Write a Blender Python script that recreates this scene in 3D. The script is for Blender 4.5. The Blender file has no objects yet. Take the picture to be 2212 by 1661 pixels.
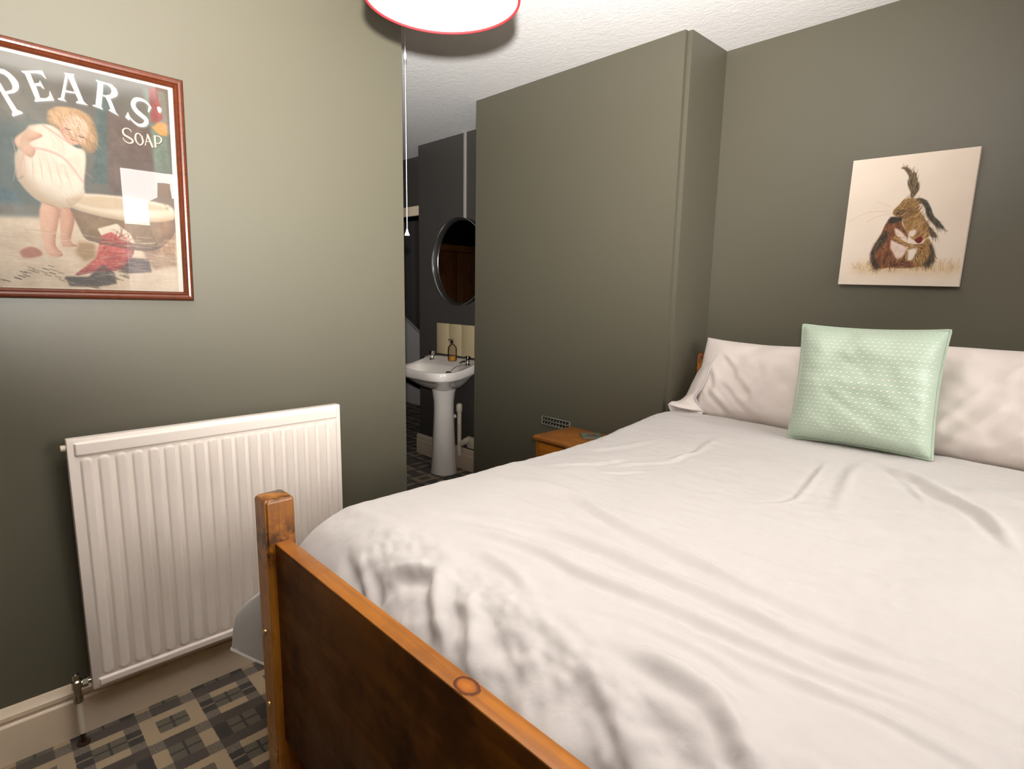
import bpy, bmesh, math, random
import numpy as np
from mathutils import Vector, Matrix
random.seed(7)
RNG = np.random.default_rng(7)
SC = bpy.context.scene
COL = SC.collection

# ------------------------------------------------------------------ camera
CAM = Vector((2.0031, 0.0, 1.337))
yaw, pitch, roll = math.radians(46.0241), math.radians(-9.3008), math.radians(1.0288)
fwd = Vector((-math.sin(yaw)*math.cos(pitch), math.cos(yaw)*math.cos(pitch), math.sin(pitch)))
rt0 = Vector((math.cos(yaw), math.sin(yaw), 0)); up0 = rt0.cross(fwd)
rt = rt0*math.cos(roll)+up0*math.sin(roll); up = -rt0*math.sin(roll)+up0*math.cos(roll)
cd = bpy.data.cameras.new('camera'); cam = bpy.data.objects.new('camera', cd); COL.objects.link(cam)
M = Matrix((rt, up, -fwd)).transposed().to_4x4(); M.translation = CAM
cam.matrix_world = M
cd.sensor_fit = 'HORIZONTAL'; cd.sensor_width = 36.0; cd.lens = 36.0*1243.12/2212
cd.clip_start = 0.02
SC.camera = cam
# ------------------------------------------------------------------ sky, lights, exposure
SC.view_settings.view_transform = 'Standard'; SC.view_settings.look = 'None'
SC.view_settings.gamma = 1.0; SC.view_settings.use_curve_mapping = False
SC.view_settings.exposure = 0.0
SC.cycles.use_denoising = True
SC.cycles.max_bounces = 10; SC.cycles.diffuse_bounces = 6; SC.cycles.transparent_max_bounces = 12
SC.cycles.sample_clamp_indirect = 8.0
SC.cycles.caustics_reflective = False; SC.cycles.caustics_refractive = False
world = bpy.data.worlds.new('overcast_sky'); SC.world = world; world.use_nodes = True
bg = world.node_tree.nodes['Background']
bg.inputs[0].default_value = (1.0, 0.965, 0.93, 1); bg.inputs[1].default_value = 12.0
WY0, WY1, WZ0, WZ1, WX = 0.90, 2.36, 0.90, 2.22, 3.0       # window opening in the right hand wall
ld = bpy.data.lights.new('window_daylight_portal', 'AREA'); ld.shape = 'RECTANGLE'; ld.size = WZ1-WZ0; ld.size_y = WY1-WY0
ld.cycles.is_portal = True
lo = bpy.data.objects.new('window_daylight_portal', ld); COL.objects.link(lo)
lo.location = (WX+0.22, (WY0+WY1)/2, (WZ0+WZ1)/2); lo.rotation_euler = (0, math.radians(90), 0)
# the photographer's flash head just above the camera, its beam tipped towards the ceiling
fd = bpy.data.lights.new('camera_flash', 'SPOT'); fd.energy = 880; fd.color = (1.0, 0.975, 0.945)
fd.shadow_soft_size = 0.022; fd.spot_size = math.radians(110); fd.spot_blend = 1.0
fo = bpy.data.objects.new('camera_flash', fd); COL.objects.link(fo)
fo.location = CAM - fwd*0.09 + rt*0.015 + up*0.095
faz, fel = math.radians(56), math.radians(32)            # azimuth to the left of +Y, elevation
fdir = Vector((-math.sin(faz)*math.cos(fel), math.cos(faz)*math.cos(fel), math.sin(fel)))
fo.rotation_euler = fdir.to_track_quat('-Z', 'Y').to_euler()

# ------------------------------------------------------------------ helpers
W = {}                                            # world origin of each root
def tag(o, label=None, cat=None, group=None, kind=None):
    if label: o['label'] = label
    if cat: o['category'] = cat
    if group: o['group'] = group
    if kind: o['kind'] = kind
    return o
def thing(name, label, cat, loc, group=None):
    o = bpy.data.objects.new(name, None); COL.objects.link(o); o.location = loc; o.empty_display_size = 0.05
    W[o.name] = Vector(loc)
    return tag(o, label, cat, group)
def sharpen(bm, ang=40):
    bm.normal_update()
    for f in bm.faces: f.smooth = True
    for e in bm.edges:
        if len(e.link_faces) == 2:
            try: a = e.calc_face_angle()
            except Exception: a = 0
            e.smooth = a < math.radians(ang)
def obj(name, bm, m, parent=None, ang=40, origin=None):
    """link one bmesh (built in world coordinates) as one mesh object"""
    sharpen(bm, ang)
    if parent is not None: org = W[parent.name]
    elif origin is not None: org = Vector(origin)
    else:
        lo_ = [min(v.co[i] for v in bm.verts) for i in range(3)]; hi_ = [max(v.co[i] for v in bm.verts) for i in range(3)]
        org = Vector(((lo_[0]+hi_[0])/2, (lo_[1]+hi_[1])/2, lo_[2]))
    bmesh.ops.translate(bm, verts=bm.verts, vec=-org)
    me = bpy.data.meshes.new(name); bm.to_mesh(me); bm.free()
    o = bpy.data.objects.new(name, me); COL.objects.link(o)
    if m: me.materials.append(m)
    W[o.name] = org.copy()
    if parent is not None: o.parent = parent
    else: o.location = org
    return o
def struct(name, bm, m, parent=None, ang=40):
    o = obj(name, bm, m, parent, ang)
    if parent is None: o['kind'] = 'structure'
    return o
def B(): return bmesh.new()
def box(bm, x0, x1, y0, y1, z0, z1, bev=0.0, seg=2):
    r = bmesh.ops.create_cube(bm, size=1.0, matrix=Matrix.Translation(((x0+x1)/2, (y0+y1)/2, (z0+z1)/2)) @ Matrix.Diagonal((x1-x0, y1-y0, z1-z0, 1)))
    if bev > 0:
        es = list({e for v in r['verts'] for e in v.link_edges})
        bmesh.ops.bevel(bm, geom=es, offset=bev, segments=seg, affect='EDGES', profile=0.5)
    return bm
def tube(bm, pts, r, n=10, cap=True):
    pts = [Vector(p) for p in pts]; rs = r if isinstance(r, (list, tuple)) else [r]*len(pts)
    rings = []; prev = None
    for i, p in enumerate(pts):
        t = (pts[min(i+1, len(pts)-1)]-pts[max(i-1, 0)]).normalized()
        if prev is None:
            a = Vector((0, 0, 1)) if abs(t.z) < .9 else Vector((1, 0, 0)); u = t.cross(a).normalized()
        else: u = (prev - t*prev.dot(t)).normalized()
        prev = u; w = t.cross(u)
        rings.append([bm.verts.new(p+(u*math.cos(k*2*math.pi/n)+w*math.sin(k*2*math.pi/n))*rs[i]) for k in range(n)])
    for a, b in zip(rings, rings[1:]):
        for k in range(n): bm.faces.new((a[k], a[(k+1) % n], b[(k+1) % n], b[k]))
    if cap: bm.faces.new(rings[0][::-1]); bm.faces.new(rings[-1])
    return bm
def lathe(bm, prof, c, n=32, axis='Z', sx=1.0, sy=1.0, capb=True, capt=True):
    """prof: list of (radius, height) along the axis"""
    rings = []
    for r, h in prof:
        ring = []
        for k in range(n):
            a = 2*math.pi*k/n; x = r*math.cos(a)*sx; y = r*math.sin(a)*sy
            co = (x, y, h) if axis == 'Z' else ((x, -h, y) if axis == 'Y' else (h, x, y))
            ring.append(bm.verts.new(Vector(c)+Vector(co)))
        rings.append(ring)
    for a, b in zip(rings, rings[1:]):
        for k in range(n): bm.faces.new((a[k], a[(k+1) % n], b[(k+1) % n], b[k]))
    if capb and prof[0][0] > 1e-6: bm.faces.new(rings[0][::-1])
    if capt and prof[-1][0] > 1e-6: bm.faces.new(rings[-1])
    return bm
def prism(bm, pts, vec):
    """extrude a planar polygon (3d points) along vec"""
    a = [bm.verts.new(p) for p in pts]; b = [bm.verts.new(Vector(p)+Vector(vec)) for p in pts]; n = len(a)
    bm.faces.new(a[::-1]); bm.faces.new(b)
    for k in range(n): bm.faces.new((a[k], a[(k+1) % n], b[(k+1) % n], b[k]))
    bmesh.ops.recalc_face_normals(bm, faces=bm.faces)
    return bm
def gridmesh(bm, X, Y, Z, uv=False, flip=False):
    n, m = X.shape
    vs = [[bm.verts.new((X[i, j], Y[i, j], Z[i, j])) for j in range(m)] for i in range(n)]
    ul = bm.loops.layers.uv.new('UVMap') if uv else None
    for i in range(n-1):
        for j in range(m-1):
            q = [(i, j), (i+1, j), (i+1, j+1), (i, j+1)]
            if flip: q = q[::-1]
            f = bm.faces.new([vs[a][b] for a, b in q])
            if ul:
                for l, (a, b) in zip(f.loops, q): l[ul].uv = (a/(n-1), b/(m-1))
    return vs
def smooth(x, a, b):
    t = np.clip((x-a)/(b-a), 0, 1); return t*t*(3-2*t)
def vnoise(x, y, s, seed=0):
    """smooth value noise, vectorised"""
    r = np.random.default_rng(seed); T = r.random((64, 64))
    x = x/s; y = y/s; i = np.floor(x).astype(int); j = np.floor(y).astype(int); fx = x-i; fy = y-j
    fx = fx*fx*(3-2*fx); fy = fy*fy*(3-2*fy); g = lambda a, b: T[a % 64, b % 64]
    return (g(i, j)*(1-fx)*(1-fy)+g(i+1, j)*fx*(1-fy)+g(i, j+1)*(1-fx)*fy+g(i+1, j+1)*fx*fy)*2-1

# ------------------------------------------------------------------ materials
class NT:
    def __init__(s, name):
        s.m = bpy.data.materials.new(name); s.m.use_nodes = True; s.t = s.m.node_tree; s.b = s.t.nodes['Principled BSDF']; s.out = s.t.nodes['Material Output']
    def n(s, ty, **kw):
        o = s.t.nodes.new(ty)
        for k, v in kw.items(): setattr(o, k, v)
        return o
    def l(s, a, b): s.t.links.new(a, b)
    def val(s, sock, v):
        if hasattr(v, 'is_linked') or isinstance(v, bpy.types.NodeSocket): s.l(v, sock)
        else: sock.default_value = v
    def math(s, op, a, b=None, c=None):
        o = s.n('ShaderNodeMath', operation=op); s.val(o.inputs[0], a)
        if b is not None: s.val(o.inputs[1], b)
        if c is not None: s.val(o.inputs[2], c)
        return o.outputs[0]
    def coord(s, which='Object'): return s.n('ShaderNodeTexCoord').outputs[which]
    def mapping(s, v, scale=(1, 1, 1), rot=(0, 0, 0), loc=(0, 0, 0)):
        o = s.n('ShaderNodeMapping'); s.l(v, o.inputs[0]); o.inputs['Scale'].default_value = scale; o.inputs['Rotation'].default_value = rot; o.inputs['Location'].default_value = loc
        return o.outputs[0]
    def noise(s, v, scale, detail=4, rough=.5, dist=0):
        o = s.n('ShaderNodeTexNoise'); s.l(v, o.inputs['Vector']); o.inputs['Scale'].default_value = scale; o.inputs['Detail'].default_value = detail; o.inputs['Roughness'].default_value = rough; o.inputs['Distortion'].default_value = dist
        return o.outputs[0]
    def ramp(s, f, stops, interp='LINEAR'):
        o = s.n('ShaderNodeValToRGB'); s.l(f, o.inputs[0]); cr = o.color_ramp; cr.interpolation = interp
        els = [cr.elements[0], cr.elements[-1]]
        els[0].position = stops[0][0]; els[1].position = stops[-1][0]
        for p, _ in stops[1:-1]: cr.elements.new(p)
        for e, (p, c) in zip(sorted(cr.elements, key=lambda e: e.position), sorted(stops, key=lambda q: q[0])):
            e.color = (*c, 1) if len(c) == 3 else c
        return o.outputs[0]
    def mix(s, f, a, b, blend='MIX'):
        o = s.n('ShaderNodeMix', data_type='RGBA', blend_type=blend); s.val(o.inputs[0], f)
        for sk, v in ((o.inputs[6], a), (o.inputs[7], b)):
            if isinstance(v, tuple): sk.default_value = (*v, 1) if len(v) == 3 else v
            else: s.l(v, sk)
        return o.outputs[2]
    def bump(s, h, strength=.3, dist=.01):
        o = s.n('ShaderNodeBump'); o.inputs['Strength'].default_value = strength; o.inputs['Distance'].default_value = dist; s.l(h, o.inputs['Height']); s.l(o.outputs[0], s.b.inputs['Normal'])
    def set(s, **kw):
        for k, v in kw.items():
            i = s.b.inputs[k.replace('_', ' ')]
            if isinstance(v, bpy.types.NodeSocket): s.l(v, i)
            else: i.default_value = (*v, 1) if isinstance(v, tuple) and len(v) == 3 else v
        return s
def plain(name, c, rough=.5, metal=0.0, var=.06, scale=8, bump=0, bscale=200, **kw):
    t = NT(name); co = t.coord('Object')
    f = t.noise(co, scale, 3)
    t.set(Base_Color=t.mix(f, tuple(x*(1-var) for x in c), tuple(min(1, x*(1+var)) for x in c)), Roughness=rough, Metallic=metal)
    if kw: t.set(**kw)
    if bump: t.bump(t.noise(co, bscale, 2), bump, .002)
    return t.m
def wood(name, light, dark, axis=0, rough=.4, stain=0.5, scale=1.0, knots=True):
    t = NT(name); co = t.coord('Object')
    s = [14*scale]*3; s[axis] = 1.1*scale
    v = t.mapping(co, tuple(s))
    g = t.noise(v, 1.6, 6, .6, 1.2)
    s2 = [90*scale]*3; s2[axis] = 3*scale
    fine = t.noise(t.mapping(co, tuple(s2)), 1.0, 3, .5)
    blot = t.noise(t.mapping(co, (5, 5, 5)), 1.3, 4, .6)
    c = t.mix(t.ramp(g, [(.3, (0, 0, 0)), (.7, (1, 1, 1))]), light, tuple(.5*(a+b) for a, b in zip(light, dark)))
    c = t.mix(t.math('MULTIPLY', t.ramp(fine, [(.4, (1, 1, 1)), (.62, (0, 0, 0))]), .35), c, dark)
    c = t.mix(t.math('MULTIPLY', t.ramp(blot, [(.5, (0, 0, 0)), (.68, (1, 1, 1))]), stain), c, dark)
    if knots:
        vo = t.n('ShaderNodeTexVoronoi'); s3 = [3.2*scale]*3; s3[axis] = 1.2*scale
        t.l(t.mapping(co, tuple(s3), loc=(.3, .7, .2)), vo.inputs['Vector']); vo.inputs['Scale'].default_value = 1.0
        c = t.mix(t.ramp(vo.outputs['Distance'], [(.0, (1, 1, 1)), (.07, (.8, .8, .8)), (.1, (0, 0, 0))]), c, tuple(x*.6 for x in dark))
    t.set(Base_Color=c, Roughness=t.ramp(blot, [(.3, (rough*.8,)*3), (.7, (min(1, rough*1.3),)*3)]))
    t.bump(fine, .15, .001)
    return t.m
def fabric(name, c, var=.03, weave=900, rough=.9, bumpy=.25, sheen=.2):
    t = NT(name); co = t.coord('Object')
    f = t.noise(co, 6, 4)
    t.set(Base_Color=t.mix(f, tuple(x*(1-var) for x in c), tuple(min(1, x*(1+var)) for x in c)), Roughness=rough)
    t.b.inputs['Sheen Weight'].default_value = sheen
    h = t.math('ADD', t.math('MULTIPLY', t.noise(co, 45, 4, .6), 1.0), t.math('MULTIPLY', t.noise(co, weave, 1), .12))
    t.bump(h, bumpy, .004)
    return t.m
def thin_glass(name, tint=(1, 1, 1), ior=1.5, rough=0.0):
    t = NT(name); t.t.nodes.remove(t.b)
    tr = t.n('ShaderNodeBsdfTransparent'); tr.inputs[0].default_value = (*tint, 1)
    gl = t.n('ShaderNodeBsdfGlossy'); gl.inputs['Roughness'].default_value = rough
    fr = t.n('ShaderNodeFresnel'); fr.inputs[0].default_value = ior
    mx = t.n('ShaderNodeMixShader'); t.l(fr.outputs[0], mx.inputs[0]); t.l(tr.outputs[0], mx.inputs[1]); t.l(gl.outputs[0], mx.inputs[2]); t.l(mx.outputs[0], t.out.inputs[0])
    return t.m

def wall_mat(name, c, rough=.44):
    t = NT(name); co = t.coord('Object')
    a = t.noise(co, 1.7, 3, .5); b = t.noise(co, 30, 3, .6)
    col = t.mix(a, tuple(x*.95 for x in c), tuple(x*1.05 for x in c))
    t.set(Base_Color=col, Roughness=rough)
    t.bump(t.math('ADD', b, t.math('MULTIPLY', t.noise(co, 260, 2), .35)), .10, .002)
    return t.m
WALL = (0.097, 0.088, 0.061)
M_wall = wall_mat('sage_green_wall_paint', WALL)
M_dark = wall_mat('dimmed_wall_paint', (.058, .052, .047))  # darker, greyer wall colour; the dimness of the basin side is painted in
def ceiling_mat():
    t = NT('textured_white_ceiling'); co = t.coord('Object')
    h = t.math('ADD', t.noise(t.mapping(co, (1, 1.4, 1)), 26, 5, .62, .8), t.math('MULTIPLY', t.noise(co, 90, 3, .6), .5))
    t.set(Base_Color=t.mix(t.noise(co, 3, 3), (.83, .815, .80), (.88, .865, .85)), Roughness=.8)
    t.bump(h, .30, .010)
    return t.m
M_ceil = ceiling_mat()
M_white = plain('white_gloss_woodwork', (.72, .585, .43), .35, bump=.03, bscale=40)
M_rad = plain('white_radiator_enamel', (.86, .77, .69), .32, var=.02)
M_chrome = plain('polished_chrome', (.75, .74, .72), .12, 1.0, var=.02)
M_pine = wood('amber_stained_pine', (.50, .175, .014), (.13, .035, .006), 0, .38, .35)
M_pine_v = wood('amber_stained_pine_upright', (.46, .165, .022), (.10, .028, .005), 2, .34, .75)
def post_mat():
    m = wood('worn_pine_post', (.60, .225, .025), (.13, .038, .006), 2, .30, .35)
    t = NT.__new__(NT); t.m = m; t.t = m.node_tree; t.b = t.t.nodes['Principled BSDF']; t.out = t.t.nodes['Material Output']
    src = t.b.inputs['Base Color'].links[0].from_socket; g = t.n('ShaderNodeNewGeometry'); sp = t.n('ShaderNodeSeparateXYZ'); t.l(g.outputs['Position'], sp.inputs[0])
    n1 = t.noise(g.outputs['Position'], 28, 4, .6); n2 = t.noise(g.outputs['Position'], 60, 3, .6)
    band = t.ramp(sp.outputs[2], [(.66, (0,)*3), (.70, (1,)*3), (.755, (1,)*3), (.80, (.25,)*3), (.838, (.2,)*3), (.844, (1,)*3)])
    f = t.math('MULTIPLY', band, t.ramp(t.math('ADD', t.math('MULTIPLY', n1, .7), t.math('MULTIPLY', n2, .3)), [(.42, (0,)*3), (.56, (1,)*3)]))
    t.l(t.mix(t.math('MULTIPLY', f, .9), src, (.050, .014, .004)), t.b.inputs['Base Color'])
    t.b.inputs['Coat Weight'].default_value = .25; t.b.inputs['Coat Roughness'].default_value = .18
    return m
M_post = post_mat()
M_pine_y = wood('amber_stained_pine_lengthwise', (.46, .165, .022), (.12, .032, .005), 1, .40, .4)
M_pine_panel = wood('shaded_worn_pine_panel', (.15, .048, .0035), (.028, .008, .0010), 0, .45, .8, .8)  # footboard's outer face: its shade is put into a darker stain, streaks are wear
M_pine_panel.node_tree.nodes['Principled BSDF'].inputs['Specular IOR Level'].default_value = .15
M_frame = wood('polished_mahogany_frame', (.115, .022, .003), (.030, .005, .0015), 1, .34, .3, 3, knots=False)
M_frame_v = wood('polished_mahogany_frame_upright', (.115, .022, .003), (.030, .005, .0015), 2, .34, .3, 3, knots=False)
M_duvet = fabric('off_white_cotton', (.56, .525, .50), .02, bumpy=.22)
M_pillow = fabric('off_white_pillow_cotton', (.77, .69, .64), .02, bumpy=.22)  # same cotton as the duvet, colour lightened to make up for weaker light
M_porc = plain('white_vitreous_china', (.88, .82, .75), .12, var=.01, Coat_Weight=.5)
M_plastic = plain('white_plastic', (.80, .78, .75), .35, var=.02)
M_cream_plastic = plain('cream_plastic_pipe', (.62, .54, .42), .4, var=.03)
M_black = plain('matt_black', (.012, .011, .010), .5)
M_brass = plain('brass_screw', (.70, .48, .20), .3, 1.0)
M_mirror = plain('mirror_silver', (.86, .87, .86), .01, 1.0, var=0)
M_glass = thin_glass('clear_picture_glass', ior=1.8)
M_win = thin_glass('clear_window_pane')
def tartan():
    t = NT('tartan_carpet'); g = t.n('ShaderNodeNewGeometry')
    jit = t.n('ShaderNodeTexNoise'); t.l(g.outputs['Position'], jit.inputs['Vector']); jit.inputs['Scale'].default_value = 260; jit.inputs['Detail'].default_value = 1
    off = t.n('ShaderNodeVectorMath', operation='MULTIPLY_ADD'); t.l(jit.outputs[1], off.inputs[0]); off.inputs[1].default_value = (.006, .006, 0); off.inputs[2].default_value = (-.003, -.003, 0)
    ps = t.n('ShaderNodeVectorMath', operation='ADD'); t.l(g.outputs['Position'], ps.inputs[0]); t.l(off.outputs[0], ps.inputs[1])
    sp = t.n('ShaderNodeSeparateXYZ'); t.l(ps.outputs[0], sp.inputs[0])
    def sett(c, start, per, edges):
        # edges: cream a, grey, cream, dark, grey2, dark ; returns cream mask, dark mask, line mask, thin-line mask
        f = t.math('FRACT', t.math('DIVIDE', t.math('SUBTRACT', c, start-per*20), per))
        e = [x/per for x in edges]
        cr = t.ramp(f, [(0, (1,)*3), (e[0], (0,)*3), (e[1], (1,)*3), (e[2], (0,)*3)], 'CONSTANT')
        dk = t.ramp(f, [(0, (0,)*3), (e[2], (1,)*3), (e[3], (0,)*3), (e[4], (1,)*3)], 'CONSTANT')
        def band(mid): return t.math('COMPARE', f, mid, .0035/per)
        m1 = (e[0]+e[1])/2; m2 = (e[3]+e[4])/2
        ln = t.math('MAXIMUM', band(m1), band(m2))
        return cr, dk, ln, band(m1)
    cy, dy, ly, _ = sett(sp.outputs[1], 0.280, .3235, (.039, .122, .161, .200, .284))
    cx, dx, lx, lx1 = sett(sp.outputs[0], 0.081, .282, (.030, .093, .126, .169, .239))
    co = g.outputs['Position']
    pile = t.noise(co, 420, 3, .7); blot = t.noise(co, 5, 3)
    CREAM, GREY, BROWN, DARK = (.40, .295, .175), (.12, .10, .072), (.060, .043, .029), (.026, .019, .014)
    grey = t.mix(t.ramp(blot, [(.35, (0,)*3), (.65, (1,)*3)]), (.108, .093, .055), (.122, .088, .062))
    base = t.mix(t.math('MAXIMUM', ly, lx), grey, DARK)                        # grey squares with thin dark cross lines
    anyc = t.math('MAXIMUM', cy, cx); anyd = t.math('MAXIMUM', dy, dx)
    c = t.mix(anyc, base, CREAM)
    dk = t.mix(t.math('MULTIPLY', dy, t.math('SUBTRACT', 1.0, dx)), BROWN, DARK)
    dk = t.mix(t.math('MULTIPLY', t.math('MULTIPLY', dy, lx1), .5), dk, CREAM)
    c = t.mix(anyd, c, dk)
    speck = t.mix(t.ramp(pile, [(.46, (0,)*3), (.54, (1,)*3)]), (.28, .215, .15), (.045, .036, .028))
    c = t.mix(t.math('MULTIPLY', anyd, anyc), c, speck)
    c = t.mix(t.math('MULTIPLY', t.ramp(pile, [(.3, (1,)*3), (.55, (0,)*3)]), .35), c, t.mix(.5, c, (.01, .01, .01)))
    t.set(Base_Color=c, Roughness=.95); t.b.inputs['Sheen Weight'].default_value = .15
    t.bump(pile, .6, .006)
    return t.m
M_carpet = tartan()
H = 2.406
# ------------------------------------------------------------------ room shell
XB0, XB1 = -.715, .653          # chimney breast
YB, YR, YW = 2.278, 2.600, 2.660
YA = 1.3207                     # free end of the left wall
bm = B(); box(bm, -4.4, 3.25, -1.8, 4.9, -.1, 0); struct('floor', bm, M_carpet)
bm = B(); box(bm, -4.4, 3.25, -1.8, 4.9, H, H+.1); struct('ceiling', bm, M_ceil)
bm = B(); box(bm, -.12, 0, -1.6, YA, 0, H)
es = [e for e in bm.edges if abs(e.verts[0].co.x-e.verts[1].co.x) < 1e-4 and abs(e.verts[0].co.y-e.verts[1].co.y) < 1e-4 and e.verts[0].co.y > 1]
bmesh.ops.bevel(bm, geom=es, offset=.0025, segments=2, affect='EDGES'); struct('wall_left', bm, M_wall)
bm = B(); box(bm, XB0, XB1, YB, 2.86, 0, H)
es = [e for e in bm.edges if abs(e.verts[0].co.z-e.verts[1].co.z) > 1 and e.verts[0].co.y < 2.5]
bmesh.ops.bevel(bm, geom=es, offset=.020, segments=6, affect='EDGES'); struct('wall_chimney', bm, M_wall)
bm = B(); box(bm, XB1, 3.25, YR, 2.86, 0, H); struct('wall_back', bm, M_wall)
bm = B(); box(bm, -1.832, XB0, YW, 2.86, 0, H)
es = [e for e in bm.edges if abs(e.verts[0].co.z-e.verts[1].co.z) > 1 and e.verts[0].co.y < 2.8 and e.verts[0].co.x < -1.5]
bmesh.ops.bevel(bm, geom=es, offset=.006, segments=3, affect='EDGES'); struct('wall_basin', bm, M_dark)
bm = B(); box(bm, -.12, 3.25, -1.72, -1.6, 0, H); struct('wall_front', bm, M_wall)
bm = B()
box(bm, WX, WX+.25, -1.6, WY0, 0, H); box(bm, WX, WX+.25, WY1, YR, 0, H)
box(bm, WX, WX+.25, WY0, WY1, 0, WZ0); box(bm, WX, WX+.25, WY0, WY1, WZ1, H)
struct('wall_right', bm, M_wall)
# the space behind the left wall: landing, wardrobe recess and stairwell
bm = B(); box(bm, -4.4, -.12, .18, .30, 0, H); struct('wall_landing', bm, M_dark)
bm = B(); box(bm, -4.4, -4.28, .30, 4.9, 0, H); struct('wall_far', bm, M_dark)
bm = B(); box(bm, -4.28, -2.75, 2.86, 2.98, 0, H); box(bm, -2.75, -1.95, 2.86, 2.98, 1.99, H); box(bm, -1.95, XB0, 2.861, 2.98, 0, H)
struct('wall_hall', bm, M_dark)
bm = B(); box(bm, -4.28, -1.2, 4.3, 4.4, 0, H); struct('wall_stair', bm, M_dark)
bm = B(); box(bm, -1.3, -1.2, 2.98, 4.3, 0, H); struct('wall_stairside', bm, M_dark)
# door casing of the hall opening
bm = B(); box(bm, -2.84, -1.862, 2.836, 2.862, 1.935, 2.012, .004); box(bm, -2.84, -2.76, 2.836, 2.862, 0, 1.935, .004)
o = struct('trim_1', bm, M_white)
# white sloping stair string in the stairwell
bm = B(); prism(bm, [(-4.2, 3.78, 0), (-2.6, 3.78, 0), (-2.6, 3.78, .40), (-4.2, 3.78, 1.215)], (0, .03, 0))
prism(bm, [(-4.2, 3.765, 1.175), (-2.6, 3.765, .36), (-2.6, 3.765, .40), (-4.2, 3.765, 1.215)], (0, .06, 0))
struct('trim_2', bm, plain('painted_stair_string', (.60, .57, .55), .45))
# skirting boards
SK = [(0, 0), (.020, 0), (.020, .112), (.017, .117), (.0145, .119), (.0145, .124), (.0185, .130), (.0185, .142), (.012, .150), (.006, .162), (0, .163)]
def skirting(name, p0, p1, nrm, s=1.0):
    bm = B(); p0 = Vector(p0); p1 = Vector(p1); n = Vector(nrm)
    prism(bm, [p0+n*(d+.0005)+Vector((0, 0, z*s)) for d, z in SK], p1-p0)
    return struct(name, bm, M_white, ang=25)
skirting('baseboard_left', (0, -1.6, 0), (0, YA, 0), (1, 0, 0))
skirting('baseboard_basin', (-1.855, YW, 0), (XB0-.02, YW, 0), (0, -1, 0))
skirting('baseboard_chimney', (XB0-.022, YB, 0), (XB1, YB, 0), (0, -1, 0))
skirting('baseboard_chimney_side', (XB0, YW-.022, 0), (XB0, YB+.001, 0), (-1, 0, 0))
skirting('baseboard_back', (XB1, YR, 0), (WX, YR, 0), (0, -1, 0))
skirting('baseboard_right', (WX, YR-.022, 0), (WX, -1.6, 0), (-1, 0, 0))
# window in the right wall (seen only mirrored in the picture glass)
bm = B(); x0, x1 = WX+.10, WX+.16
for a in ((WY0, WY0+.055, WZ0, WZ1), (WY1-.055, WY1, WZ0, WZ1), (WY0+.055, WY1-.055, WZ0, WZ0+.055), (WY0+.055, WY1-.055, WZ1-.055, WZ1), (1.60, 1.66, WZ0+.055, WZ1-.055)):
    box(bm, x0, x1, *a, .004)
wf = struct('window_1', bm, M_plastic)
bm = B(); box(bm, WX+.125, WX+.131, WY0+.05, WY1-.05, WZ0+.05, WZ1-.05); obj('pane', bm, M_win, wf)
bm = B(); box(bm, WX-.04, WX+.10, WY0-.04, WY1+.04, WZ0-.03, WZ0, .006); obj('sill', bm, M_white, wf)

# ------------------------------------------------------------------ the bed
FX0, FX1 = .629, 2.130
bed = thing('bed_frame', 'amber stained pine double bed frame with a plain boarded footboard', 'bed', (1.38, 1.5, 0))
def post(x0, x1, y0, y1, h, name):
    bm = B(); box(bm, x0, x1, y0, y1, 0, h)
    es = [e for e in bm.edges if abs(e.verts[0].co.z-e.verts[1].co.z) > .1]
    bmesh.ops.bevel(bm, geom=es, offset=.005, segments=3, affect='EDGES')
    cap = [v for v in bm.verts if v.co.z > h-1e-4]; cx, cy = (x0+x1)/2, (y0+y1)/2
    r = bmesh.ops.extrude_face_region(bm, geom=[f for f in bm.faces if all(v in cap for v in f.verts)])
    nv = [g for g in r['geom'] if isinstance(g, bmesh.types.BMVert)]; bmesh.ops.delete(bm, geom=[f for f in bm.faces if all(v in cap for v in f.verts)], context='FACES_ONLY')
    for s_, dz in ((.955, .0055), (.86, .0095)):
        for v in nv: v.co = Vector((cx+(v.co.x-cx)*s_, cy+(v.co.y-cy)*s_, h+dz))
        if dz < .009:
            top_f = [f for f in bm.faces if all(v in nv for v in f.verts)]; r = bmesh.ops.extrude_face_region(bm, geom=top_f); nv = [g for g in r['geom'] if isinstance(g, bmesh.types.BMVert)]; bmesh.ops.delete(bm, geom=top_f, context='FACES_ONLY')
    return obj(name, bm, M_post, bed, 50)
ps = post(FX0, .699, .472, .5415, .834, 'post')
post(FX1-.07, FX1, .472, .5415, .834, 'post')
post(.657, .712, 2.515, 2.572, 1.052, 'post'); post(2.048, 2.103, 2.515, 2.572, 1.052, 'post')
bm = B(); box(bm, .697, FX1-.068, .4905, .5275, .7315, .737, .0025); obj('footboard_top', bm, M_pine, bed)  # thin top sheet of the same board, coloured in its lit orange tone
bm = B(); box(bm, .697, FX1-.068, .4906, .5274, .215, .7318, .001); obj('footboard_panel', bm, M_pine_panel, bed)
bm = B(); box(bm, .71, 2.05, 2.53, 2.556, .32, 1.0, .006); obj('headboard', bm, M_pine, bed)
for x in (.664, 2.07):
    bm = B(); box(bm, x, x+.028, .54, 2.516, .27, .44, .004); obj('side_rail', bm, M_pine_y, bed)
for i in range(9):
    y = .66+i*.215
    bm = B(); box(bm, .692, 2.07, y, y+.07, .415, .435, .002); obj('slat', bm, M_pine, bed)
for z in (.499, .302):
    bm = B(); lathe(bm, [(.0062, 0), (.0062, .002), (.0048, .0042), (0, .005)], (.6585, .4722, z), 14, 'Y'); obj('screw', bm, M_brass, bed)
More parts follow.
